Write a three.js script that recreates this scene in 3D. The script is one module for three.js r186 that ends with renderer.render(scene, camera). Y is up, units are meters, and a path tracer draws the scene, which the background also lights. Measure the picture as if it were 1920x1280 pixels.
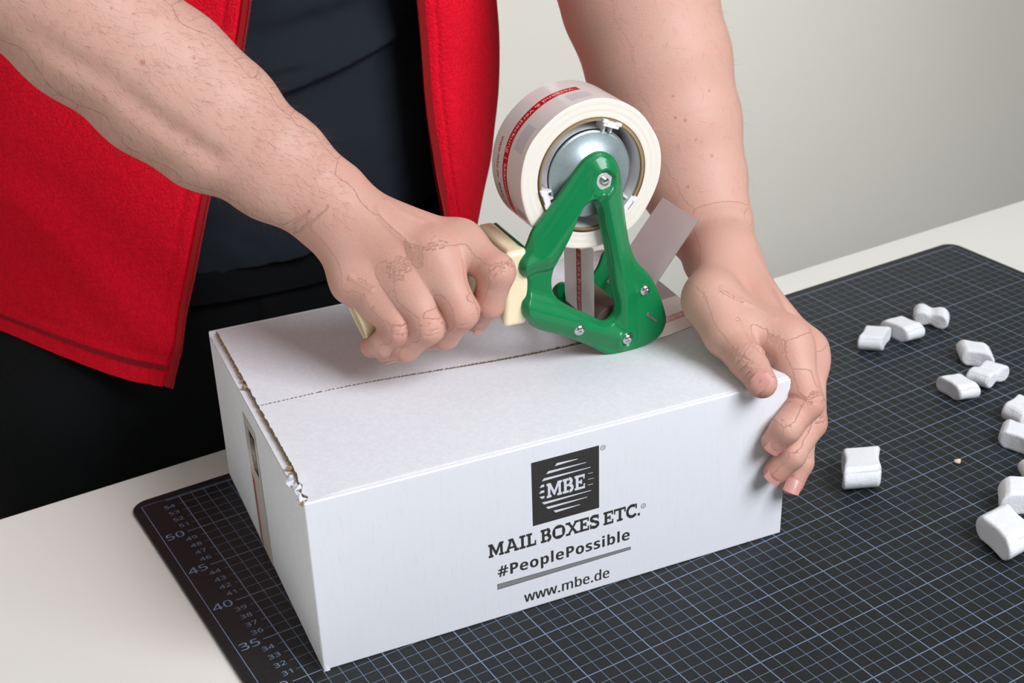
import * as THREE from 'three';
import { RectAreaLightUniformsLib } from 'three/addons/lights/RectAreaLightUniformsLib.js';
import { RoundedBoxGeometry } from 'three/addons/geometries/RoundedBoxGeometry.js';
import { mergeGeometries } from 'three/addons/utils/BufferGeometryUtils.js';
import { FontLoader } from 'three/addons/loaders/FontLoader.js';

// ---------------------------------------------------------------- camera, light, exposure
// World: metres, y up. The origin is the front left bottom corner of the carton on the cutting mat; x runs along its front, -z into the depth.
const scene = new THREE.Scene();
const camera = new THREE.PerspectiveCamera(27.997, 1.5, 0.05, 20);
camera.position.set(-0.15, 0.5892, 0.6902);
camera.up.set(0.2081, 0.8901, -0.4055);
camera.lookAt(-0.15 + 0.3452, 0.5892 - 0.4548, 0.6902 - 0.821);
camera.focus = 0.93;
camera.userData.fStop = 13;
const renderer = new THREE.WebGLRenderer();
renderer.toneMapping = THREE.LinearToneMapping;
renderer.toneMappingExposure = 1.0;
renderer.shadowMap.enabled = true;
RectAreaLightUniformsLib.init();
scene.background = new THREE.Color(0x000000);

const TURN = 7.6 * Math.PI / 180;            // table, mat and walls stand turned against the carton
const MAT0 = new THREE.Vector3(0.0293, 0, 0.2967);   // zero of the mat's ruler
const KEY = { at: [0.97, 1.5, 1.24], aim: [0.2, 0.1, -0.12], w: 1.15, h: 1.15, power: 13 };
const BACK = { at: [1.22, 0.72, -0.66], aim: [1.44, 0.3, -1.65], w: 1.0, h: 0.4, power: 5.2, hung: true };

// ---------------------------------------------------------------- helpers
const P = (a, b, z) => [a, z, -b];                                   // carton frame in cm: along the front, depth, height
const V = (a, b, z) => new THREE.Vector3(a * 0.01, z * 0.01, -b * 0.01);
const rng = (s) => () => { s |= 0; s = s + 0x6D2B79F5 | 0; let t = Math.imul(s ^ s >>> 15, 1 | s); t = t + Math.imul(t ^ t >>> 7, 61 | t) ^ t; return ((t ^ t >>> 14) >>> 0) / 4294967296; };
const clamp = (x, a = 0, b = 1) => Math.min(b, Math.max(a, x));
const smooth = (a, b, x) => { const t = clamp((x - a) / (b - a)); return t * t * (3 - 2 * t); };
const smin = (a, b, k) => { const h = Math.max(k - Math.abs(a - b), 0) / k; return Math.min(a, b) - h * h * k * 0.25; };
const lerp = (a, b, t) => a + (b - a) * t;
const used = {};
function numbered(name) { used[name] = (used[name] ?? -1) + 1; return used[name] ? `${name}_${String(used[name]).padStart(3, '0')}` : name; }
function shade(o) { o.castShadow = o.receiveShadow = true; return o; }
function thing(name, label, category, group) {
  const o = new THREE.Group(); o.name = numbered(name); o.userData = { label, category }; if (group) o.userData.group = group;
  scene.add(o); return o;
}
function part(name, geometry, material, parent, label) {
  const o = shade(new THREE.Mesh(geometry, material)); o.name = name; if (label) o.userData.label = label; parent.add(o); return o;
}
function struct(name, geometry, material) { const o = shade(new THREE.Mesh(geometry, material)); o.name = name; o.userData.kind = 'structure'; scene.add(o); return o; }
function box(w, h, d, x = 0, y = 0, z = 0, r = 0) { const g = r ? new RoundedBoxGeometry(w, h, d, 3, r) : new THREE.BoxGeometry(w, h, d); g.translate(x, y, z); return g; }
const hash = (x, y) => { let h = Math.imul(x, 374761393) + Math.imul(y, 668265263) | 0; h = Math.imul(h ^ h >>> 13, 1274126177); return ((h ^ h >>> 16) >>> 0) / 4294967296; };
function tileNoise(x, y, n) {                                        // value noise on [0,1) with n cells, tiling
  x *= n; y *= n; const xi = Math.floor(x), yi = Math.floor(y), fx = x - xi, fy = y - yi, m = (k) => ((k % n) + n) % n;
  const u = fx * fx * (3 - 2 * fx), v = fy * fy * (3 - 2 * fy);
  return lerp(lerp(hash(m(xi), m(yi)), hash(m(xi + 1), m(yi)), u), lerp(hash(m(xi), m(yi + 1)), hash(m(xi + 1), m(yi + 1)), u), v);
}
function noise3(x, y, z) {
  const xi = Math.floor(x), yi = Math.floor(y), zi = Math.floor(z), f = (t) => t * t * (3 - 2 * t), u = f(x - xi), v = f(y - yi), w = f(z - zi);
  const h = (i, j, k) => hash(xi + i + (zi + k) * 57, yi + j + (zi + k) * 131);
  return lerp(lerp(lerp(h(0, 0, 0), h(1, 0, 0), u), lerp(h(0, 1, 0), h(1, 1, 0), u), v), lerp(lerp(h(0, 0, 1), h(1, 0, 1), u), lerp(h(0, 1, 1), h(1, 1, 1), u), v), w);
}
function dataTexture(n, fn, srgb, rx = 1, ry = rx) {
  const d = new Uint8Array(n * n * 4);
  for (let j = 0; j < n; j++) for (let i = 0; i < n; i++) { const c = fn(i / n, j / n), k = (j * n + i) * 4; d[k] = clamp(c[0], 0, 1) * 255; d[k + 1] = clamp(c[1], 0, 1) * 255; d[k + 2] = clamp(c[2], 0, 1) * 255; d[k + 3] = 255; }
  const t = new THREE.DataTexture(d, n, n, THREE.RGBAFormat); t.wrapS = t.wrapT = THREE.RepeatWrapping; t.magFilter = THREE.LinearFilter; t.minFilter = THREE.LinearMipmapLinearFilter;
  if (srgb) t.colorSpace = THREE.SRGBColorSpace; t.repeat.set(rx, ry); t.needsUpdate = true; return t;
}
const grey = (v) => [v, v, v];
function canvasTexture(w, h, draw) {
  const c = document.createElement('canvas'); c.width = w; c.height = h; draw(c.getContext('2d'), w, h);
  const t = new THREE.CanvasTexture(c); t.colorSpace = THREE.SRGBColorSpace; t.magFilter = THREE.LinearFilter; t.anisotropy = 8; return t;
}
const std = (o) => new THREE.MeshStandardMaterial(o), phys = (o) => new THREE.MeshPhysicalMaterial(o);
// sparse surface nets: f(x, y, z) in cm (negative inside) -> smooth mesh in metres
function meshField(f, lo, hi, cell, opt = {}) {
  const B = 8, nb = [0, 1, 2].map((k) => Math.ceil((hi[k] - lo[k]) / cell / B)), NX = nb[0] * B + 2, NY = nb[1] * B + 2;
  const key = (i, j, k) => (k * NY + j) * NX + i, ids = new Map(), pos = [], edges = [], s = new Float64Array((B + 1) ** 3), at = (i, j, k) => (k * (B + 1) + j) * (B + 1) + i;
  const reach = B * cell * 0.87 * (opt.slack ?? 1.25);
  for (let bk = 0; bk < nb[2]; bk++) for (let bj = 0; bj < nb[1]; bj++) for (let bi = 0; bi < nb[0]; bi++) {
    const ox = lo[0] + bi * B * cell, oy = lo[1] + bj * B * cell, oz = lo[2] + bk * B * cell, h = B * cell / 2;
    const g = opt.local ? opt.local(ox + h, oy + h, oz + h, reach) : f;
    if (!g || Math.abs(g(ox + h, oy + h, oz + h)) > reach) continue;
    for (let k = 0; k <= B; k++) for (let j = 0; j <= B; j++) for (let i = 0; i <= B; i++) s[at(i, j, k)] = g(ox + i * cell, oy + j * cell, oz + k * cell);
    for (let k = 0; k < B; k++) for (let j = 0; j < B; j++) for (let i = 0; i < B; i++) {
      const c = [s[at(i, j, k)], s[at(i + 1, j, k)], s[at(i, j + 1, k)], s[at(i + 1, j + 1, k)], s[at(i, j, k + 1)], s[at(i + 1, j, k + 1)], s[at(i, j + 1, k + 1)], s[at(i + 1, j + 1, k + 1)]];
      let m = 0; for (let q = 0; q < 8; q++) if (c[q] < 0) m |= 1 << q;
      if (m === 0 || m === 255) continue;
      let n = 0, x = 0, y = 0, z = 0;
      for (const [p, q] of EDGES) if ((c[p] < 0) !== (c[q] < 0)) { const t = c[p] / (c[p] - c[q]); x += (p & 1) + t * ((q & 1) - (p & 1)); y += (p >> 1 & 1) + t * ((q >> 1 & 1) - (p >> 1 & 1)); z += (p >> 2) + t * ((q >> 2) - (p >> 2)); n++; }
      const gi = bi * B + i, gj = bj * B + j, gk = bk * B + k;
      ids.set(key(gi, gj, gk), pos.length / 3); pos.push(lo[0] + (gi + x / n) * cell, lo[1] + (gj + y / n) * cell, lo[2] + (gk + z / n) * cell);
      for (let axis = 0; axis < 3; axis++) { const o = c[1 << axis]; if ((c[0] < 0) !== (o < 0)) edges.push(gi, gj, gk, axis, c[0] < 0 ? 1 : 0); }
    }
  }
  const index = [], off = [[0, 1, 0, 0, 0, 1], [1, 0, 0, 0, 0, 1], [1, 0, 0, 0, 1, 0]];
  for (let e = 0; e < edges.length; e += 5) {
    const [i, j, k, axis, inside] = edges.slice(e, e + 5), [ux, uy, uz, vx, vy, vz] = off[axis];
    const a = ids.get(key(i, j, k)), b = ids.get(key(i - ux, j - uy, k - uz)), c = ids.get(key(i - ux - vx, j - uy - vy, k - uz - vz)), d = ids.get(key(i - vx, j - vy, k - vz));
    if (a === undefined || b === undefined || c === undefined || d === undefined) continue;
    if ((inside === 1) === (axis !== 1)) index.push(a, b, c, a, c, d); else index.push(a, c, b, a, d, c);
  }
  const n = pos.length / 3, P3 = new Float32Array(n * 3), N = new Float32Array(n * 3), e = opt.eps ?? cell * 0.6;
  for (let q = 0; q < n; q++) {
    let x = pos[q * 3], y = pos[q * 3 + 1], z = pos[q * 3 + 2]; const g = opt.local ? (opt.local(x, y, z, 1) ?? f) : f;
    let gx = g(x + e, y, z) - g(x - e, y, z), gy = g(x, y + e, z) - g(x, y - e, z), gz = g(x, y, z + e) - g(x, y, z - e), l = Math.hypot(gx, gy, gz) || 1;
    N[q * 3] = gx / l; N[q * 3 + 1] = gy / l; N[q * 3 + 2] = gz / l; P3[q * 3] = x * 0.01; P3[q * 3 + 1] = y * 0.01; P3[q * 3 + 2] = z * 0.01;
  }
  const g = new THREE.BufferGeometry(); g.setAttribute('position', new THREE.BufferAttribute(P3, 3)); g.setAttribute('normal', new THREE.BufferAttribute(N, 3)); g.setIndex(index);
  return boxUV(g);
}
const EDGES = [[0, 1], [2, 3], [4, 5], [6, 7], [0, 2], [1, 3], [4, 6], [5, 7], [0, 4], [1, 5], [2, 6], [3, 7]];
function boxUV(g) {                                                  // uv in metres from the side that each vertex faces
  const p = g.attributes.position, n = g.attributes.normal, uv = new Float32Array(p.count * 2);
  for (let i = 0; i < p.count; i++) {
    const x = p.getX(i), y = p.getY(i), z = p.getZ(i), ax = Math.abs(n.getX(i)), ay = Math.abs(n.getY(i)), az = Math.abs(n.getZ(i));
    if (ax > ay && ax > az) { uv[i * 2] = z; uv[i * 2 + 1] = y; } else if (ay > az) { uv[i * 2] = x; uv[i * 2 + 1] = z; } else { uv[i * 2] = x; uv[i * 2 + 1] = y; }
  }
  g.setAttribute('uv', new THREE.BufferAttribute(uv, 2)); return g;
}
// a thick sheet from a grid of points fn(u, v) (metres), rows x columns; thickness goes to the back of (du x dv)
function sheet(fn, nu, nv, thick) {
  const pts = [], uvs = []; for (let j = 0; j <= nv; j++) for (let i = 0; i <= nu; i++) pts.push(fn(i / nu, j / nv));
  const id = (i, j) => j * (nu + 1) + i, N = [];
  for (let j = 0; j <= nv; j++) for (let i = 0; i <= nu; i++) {
    const du = pts[id(Math.min(i + 1, nu), j)].clone().sub(pts[id(Math.max(i - 1, 0), j)]), dv = pts[id(i, Math.min(j + 1, nv))].clone().sub(pts[id(i, Math.max(j - 1, 0))]);
    N.push(du.cross(dv).normalize());
  }
  let acc = 0; const lu = [0]; const mid = Math.floor(nv / 2); for (let i = 1; i <= nu; i++) lu.push(acc += pts[id(i, mid)].distanceTo(pts[id(i - 1, mid)]));
  acc = 0; const lv = [0]; const mu = Math.floor(nu / 2); for (let j = 1; j <= nv; j++) lv.push(acc += pts[id(mu, j)].distanceTo(pts[id(mu, j - 1)]));
  const pos = [], nor = [], uv = [], idx = [], count = (nu + 1) * (nv + 1);
  for (const s of [1, -1]) for (let j = 0; j <= nv; j++) for (let i = 0; i <= nu; i++) {
    const p = pts[id(i, j)], n = N[id(i, j)], t = s > 0 ? 0 : -thick; pos.push(p.x + n.x * t, p.y + n.y * t, p.z + n.z * t); nor.push(n.x * s, n.y * s, n.z * s); uv.push(lu[i], lv[j]);
  }
  for (let j = 0; j < nv; j++) for (let i = 0; i < nu; i++) { const a = id(i, j), b = id(i + 1, j), c = id(i + 1, j + 1), d = id(i, j + 1); idx.push(a, b, c, a, c, d, count + a, count + c, count + b, count + a, count + d, count + c); }
  const rim = (a, b) => idx.push(a, count + a, b, b, count + a, count + b);
  for (let i = 0; i < nu; i++) { rim(id(i, 0), id(i + 1, 0)); rim(id(i + 1, nv), id(i, nv)); }
  for (let j = 0; j < nv; j++) { rim(id(0, j + 1), id(0, j)); rim(id(nu, j), id(nu, j + 1)); }
  const g = new THREE.BufferGeometry(); g.setAttribute('position', new THREE.Float32BufferAttribute(pos, 3)); g.setAttribute('normal', new THREE.Float32BufferAttribute(nor, 3)); g.setAttribute('uv', new THREE.Float32BufferAttribute(uv, 2)); g.setIndex(idx); return g;
}
// Catmull-Rom through control values
function spline(values, t) {
  const n = values.length - 1, x = clamp(t) * n, i = Math.min(Math.floor(x), n - 1), f = x - i, g = (k) => values[clamp(k, 0, n)];
  const h = (a, b, c, d) => 0.5 * (2 * b + (c - a) * f + (2 * a - 5 * b + 4 * c - d) * f * f + (3 * b - a - 3 * c + d) * f * f * f);
  const [a, b, c, d] = [g(i - 1), g(i), g(i + 1), g(i + 2)];
  return Array.isArray(a) ? a.map((_, k) => h(a[k], b[k], c[k], d[k])) : h(a, b, c, d);
}

// ---------------------------------------------------------------- materials
const M = {};
{
  const plaster = dataTexture(256, (x, y) => grey(0.5 + 0.25 * (tileNoise(x, y, 64) - 0.5) + 0.25 * (tileNoise(x, y, 128) - 0.5)), false, 3, 3);
  M.wall = std({ color: 0xecebe3, roughness: 0.92, bumpMap: plaster, bumpScale: 0.0004 });
  M.ceiling = std({ color: 0xb8b7b2, roughness: 0.95 }); M.wallGrey = std({ color: 0x77766f, roughness: 0.95 });
  M.floor = std({ color: 0x6d6c68, roughness: 0.75 });
  M.table = phys({ color: 0xe3e2dd, roughness: 0.38, roughnessMap: dataTexture(256, (x, y) => grey(0.75 + 0.25 * tileNoise(x, y, 24)), false, 4, 4) });
  M.metalLeg = std({ color: 0x9a9c9e, roughness: 0.4, metalness: 0.8 });
  const weave = (x, y) => { const a = Math.sin((x + y) * 2 * Math.PI * 16), b = Math.sin((x - y) * 2 * Math.PI * 16); return a * b; };
  M.mat = phys({ color: 0xffffff, roughness: 0.52, specularIntensity: 0.65,
    map: dataTexture(512, (x, y) => { const w = weave(x, y), n = tileNoise(x, y, 8) * 0.02 + hash(x * 512 | 0, y * 512 | 0) * 0.04, v = 0.045 + (w > 0.25 ? 0.12 : 0) + n; return [v * 0.94, v * 1.0, v * 1.04]; }, true, 1 / 0.016, 1 / 0.016),
    bumpMap: dataTexture(256, (x, y) => grey(0.5 + 0.5 * weave(x, y)), false, 1 / 0.016, 1 / 0.016), bumpScale: 0.00005 });
  M.matEdge = std({ color: 0x1b1c1c, roughness: 0.5 });
  M.matPrint = std({ color: 0x7389a6, roughness: 0.5 });
  const flute = (x) => 0.5 + 0.5 * Math.sin(x * 2 * Math.PI);
  M.card = std({ color: 0xe6e8ee, roughness: 0.72, map: dataTexture(256, (x, y) => { const n = 0.95 + 0.03 * tileNoise(x, y, 40) + 0.02 * tileNoise(x * 3 % 1, y, 90); return [n, n, n]; }, true, 1 / 0.08, 1 / 0.08) });
  M.card.bumpMap = dataTexture(256, (x, y) => grey(0.4 * flute(x * 12) + 0.2 * tileNoise(x, y, 60)), false, 1 / 0.08, 1 / 0.08); M.card.bumpScale = 0.00006;
  M.kraft = std({ color: 0x9a7f5f, roughness: 0.95 });
  M.kraftDark = std({ color: 0x5d4a38, roughness: 0.95 });
  M.green = phys({ color: 0x007a44, roughness: 0.4, specularIntensity: 0.5, clearcoat: 0.5, clearcoatRoughness: 0.07, bumpMap: dataTexture(128, (x, y) => grey(tileNoise(x, y, 14)), false, 20, 20), bumpScale: 0.00006 });
  M.cream = phys({ color: 0xefe0bb, roughness: 0.36, clearcoat: 0.25, clearcoatRoughness: 0.2 });
  M.zinc = std({ color: 0xcfdadd, metalness: 1, roughness: 0.58, roughnessMap: dataTexture(256, (x, y) => grey(0.55 + 0.45 * tileNoise(x, y, 70)), false, 12, 12), map: dataTexture(256, (x, y) => { const v = 0.82 + 0.18 * tileNoise(x, y, 50); return [v * 0.97, v, v]; }, true, 12, 12) });
  M.steel = std({ color: 0xcfd2d4, metalness: 1, roughness: 0.22 });
  M.plastic = std({ color: 0xe9e8ea, roughness: 0.4 });
  M.flap = phys({ color: 0xf6eeee, roughness: 0.7, transmission: 0.45, thickness: 0 });
  M.rubber = std({ color: 0x5a4a40, roughness: 0.6 });
  M.cardCore = std({ color: 0xb59a72, roughness: 0.9, bumpMap: dataTexture(128, (x, y) => grey(hash(x * 128 | 0, y * 128 | 0)), false, 30, 30), bumpScale: 0.0002 });
  M.foam = std({ color: 0xe4e6ea, roughness: 0.82, bumpMap: dataTexture(256, (x, y) => grey(0.6 * tileNoise(x, y, 30) + 0.4 * tileNoise(x, y, 80)), false, 1 / 0.03, 1 / 0.03), bumpScale: 0.00025 });
  const pores = dataTexture(512, (x, y) => { const a = tileNoise(x, y, 40), b = tileNoise(x, y, 90), c = Math.abs(tileNoise(x, y, 26) - 0.5) * 2; return grey(0.35 * a + 0.3 * b + 0.35 * c); }, false, 1 / 0.025, 1 / 0.025);
  M.skin = phys({ color: 0xffffff, vertexColors: true, roughness: 0.5, bumpMap: pores, bumpScale: 0.00017, sheen: 0.25, sheenColor: new THREE.Color(0xffb8a0), sheenRoughness: 0.5, specularIntensity: 0.7 });
  M.nail = phys({ color: 0xc99086, roughness: 0.3, clearcoat: 0.3 });
  M.nailRim = phys({ color: 0xe8d2c0, roughness: 0.4 });
  M.hair = std({ color: 0x6b4229, roughness: 0.6, side: THREE.DoubleSide });
  const fuzz = (x, y) => 0.45 * tileNoise(x, y, 36) + 0.35 * tileNoise(x, (y + 0.13 * tileNoise(x, y, 12)) % 1, 64) + 0.2 * tileNoise(x, y, 120);
  M.fleece = phys({ color: 0xffffff, roughness: 1, specularIntensity: 0.3, sheen: 0.5, sheenColor: new THREE.Color(0xff3040), sheenRoughness: 0.5,
    map: dataTexture(512, (x, y) => { const f = fuzz(x, y); return [0.78 + 0.16 * f, 0.04 + 0.04 * f, 0.13 + 0.06 * f]; }, true, 1 / 0.055, 1 / 0.055), bumpMap: dataTexture(512, (x, y) => grey(fuzz(x, y)), false, 1 / 0.055, 1 / 0.055), bumpScale: 0.001 });
  M.zip = std({ color: 0x98050f, roughness: 0.95 });
  M.zipTeeth = std({ color: 0xa81824, roughness: 0.45 });
  M.stitch = std({ color: 0x8c0a18, roughness: 0.9 });
  const knit = dataTexture(256, (x, y) => grey(0.5 + 0.5 * Math.sin(x * 2 * Math.PI * 32) * Math.sin(y * 2 * Math.PI * 32)), false, 1 / 0.02, 1 / 0.02);
  M.shirt = phys({ color: 0x1f242b, roughness: 0.95, specularIntensity: 0.4, bumpMap: knit, bumpScale: 0.0001, sheen: 0.15, sheenColor: new THREE.Color(0x40506a) });
  M.trousers = phys({ color: 0x0b0d0f, roughness: 0.9, specularIntensity: 0.35, bumpMap: knit, bumpScale: 0.0001 });
  M.shoe = std({ color: 0x151515, roughness: 0.6 });
  M.soft = std({ color: 0xffffff, emissive: 0xffffff, emissiveIntensity: 1.5 });
  M.black = std({ color: 0x181818, roughness: 0.7 });
}

// ---------------------------------------------------------------- the room (turned like the table)
const room = (g) => { g.rotateY(TURN); g.translate(MAT0.x, 0, MAT0.z); return g; };
const FLOOR = -0.756, CEIL = 1.85;
struct('floor', room(box(4.6, 0.1, 4.6, 0.3, FLOOR - 0.05, 0.55)), M.floor);
struct('ceiling', room(box(4.6, 0.1, 4.6, 0.3, CEIL + 0.05, 0.55)), M.ceiling);
struct('wall_back', room(box(4.6, 2.606, 0.1, 0.3, 0.547, -1.62)), M.wall);
struct('wall_front', room(box(4.6, 2.606, 0.1, 0.3, 0.547, 2.75)), M.wallGrey);
struct('wall_left', room(box(0.1, 2.606, 4.4, -1.2, 0.547, 0.55)), M.wall);
struct('wall_right', room(box(0.1, 2.606, 4.4, 2.55, 0.547, 0.55)), M.wallGrey);

// ---------------------------------------------------------------- lamps
function areaLamp(k, name, label) {
  const t = thing(name, label, 'lamp'); t.position.set(...k.at); t.lookAt(...k.aim);
  const shell = new THREE.Shape([[-0.5, -0.5], [0.5, -0.5], [0.5, 0.5], [-0.5, 0.5]].map(([x, y]) => new THREE.Vector2(x * (k.w + 0.03), y * (k.h + 0.03))));
  part('lamp_housing', new THREE.ExtrudeGeometry(shell, { depth: 0.06, bevelSize: 0.01, bevelThickness: 0.01 }).translate(0, 0, -0.085), M.black, t);
  part('lamp_diffuser', box(k.w, k.h, 0.006, 0, 0, -0.006), M.soft, t).castShadow = false;
  const l = new THREE.RectAreaLight(k.color ?? 0xffffff, k.power, k.w, k.h); l.position.copy(t.position); l.lookAt(...k.aim);
  l.translateZ(-0.01); l.name = name + '_glow'; l.castShadow = true; scene.add(l);
  { t.updateMatrixWorld(true); const y0 = k.hung ? k.at[1] + 0.05 : FLOOR, y1 = k.hung ? CEIL : k.at[1] - 0.05, h = y1 - y0, g = new THREE.CylinderGeometry(0.014, 0.018, h, 16); const back = new THREE.Vector3(0, 0, -0.11).applyMatrix4(t.matrixWorld); g.translate(back.x, (y0 + y1) / 2, back.z); g.applyMatrix4(t.matrixWorld.clone().invert()); part(k.hung ? 'hanger' : 'stand_pole', g, M.black, t); if (k.hung) return t; const f = new THREE.CylinderGeometry(0.2, 0.22, 0.03, 32); f.translate(back.x, FLOOR + 0.016, back.z); f.applyMatrix4(t.matrixWorld.clone().invert()); part('stand_foot', f, M.black, t); }
  return t;
}
{
  KEY.color = 0xf6f8ff; BACK.color = 0xfffaf3;
  areaLamp(KEY, 'studio_softbox', 'large square softbox lamp standing to the right of the table');
  areaLamp(BACK, 'background_lamp', 'smaller studio lamp hanging behind the person, turned to the back wall');
}

// ---------------------------------------------------------------- table and cutting mat
{
  const t = thing('packing_table', 'white laminate table under the dark cutting mat', 'table'); t.position.copy(MAT0); t.rotation.y = TURN;
  part('table_top', box(2.1, 0.028, 1.12, 0.42, -0.017, -0.043, 0.002), M.table, t);
  for (const [x, z] of [[-0.55, -0.54], [1.39, -0.54], [-0.55, 0.46], [1.39, 0.46]]) part('leg', box(0.05, 0.725, 0.05, x, -0.3935, z, 0.004), M.metalLeg, t);
  part('apron', box(1.9, 0.06, 0.02, 0.42, -0.06, -0.5), M.metalLeg, t);

  const m = thing('cutting_mat', 'dark grey cutting mat with a pale blue printed centimetre grid', 'cutting mat'); m.position.copy(MAT0); m.rotation.y = TURN;
  const x0 = -0.0372, x1 = 0.865, y0 = -0.06, y1 = 0.5602, r = 0.014, s = new THREE.Shape();
  s.moveTo(x0 + r, y0); s.lineTo(x1 - r, y0); s.absarc(x1 - r, y0 + r, r, -Math.PI / 2, 0); s.lineTo(x1, y1 - r); s.absarc(x1 - r, y1 - r, r, 0, Math.PI / 2); s.lineTo(x0 + r, y1); s.absarc(x0 + r, y1 - r, r, Math.PI / 2, Math.PI); s.lineTo(x0, y0 + r); s.absarc(x0 + r, y0 + r, r, Math.PI, 1.5 * Math.PI);
  const g = new THREE.ExtrudeGeometry(s, { depth: 0.0024, bevelThickness: 0.0003, bevelSize: 0.0003, bevelOffset: -0.0003, bevelSegments: 2, curveSegments: 12 }); g.rotateX(-Math.PI / 2); g.translate(0, -0.0027, 0);
  part('mat_sheet', g, M.mat, m);
  const lines = [], line = (xa, ya, xb, yb, w) => { const dx = xb - xa, dy = yb - ya, l = Math.hypot(dx, dy), b = new THREE.PlaneGeometry(l, w); b.rotateZ(Math.atan2(dy, dx)); b.translate((xa + xb) / 2, (ya + yb) / 2, 0); lines.push(b); };
  const bx0 = -0.0298, bx1 = 0.8575, by1 = 0.5517, by0 = -0.052, fine = 0.00034, bold = 0.00072;
  line(bx0, by0, bx0, by1, 0.0005); line(bx1, by0, bx1, by1, 0.00035); line(bx0, by1, bx1, by1, 0.00035); line(bx0, by0, bx1, by0, 0.0005);
  for (let k = 0; k <= 85; k++) line(k * 0.01, by0 + 0.02, k * 0.01, by1, k % 5 ? fine : bold);
  for (let k = 0; k <= 55; k++) line(k % 5 ? -0.004 : -0.0105, k * 0.01, bx1, k * 0.01, k % 5 ? fine : bold);
  part('grid_lines', mergeGeometries(lines).rotateX(-Math.PI / 2).translate(0, 0.00006, 0), M.matPrint, m);
  const font = await new FontLoader().loadAsync('fonts/droid/droid_sans_regular.typeface.json');
  for (let k = 20; k <= 54; k++) {
    const five = k % 5 === 0, ng = new THREE.ShapeGeometry(font.generateShapes(String(k), five ? 0.0088 : 0.0052), 4); ng.computeBoundingBox(); const b = ng.boundingBox;
    ng.scale(1.12, 0.86, 1); ng.translate(-(five ? 0.0118 : 0.0058) - b.max.x * 1.12, k * 0.01 - (five ? 0.004 : 0.0023), 0); ng.rotateX(-Math.PI / 2); ng.translate(0, 0.00006, 0);
    part('ruler_numeral', ng, M.matPrint, m);
  }
}

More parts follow.
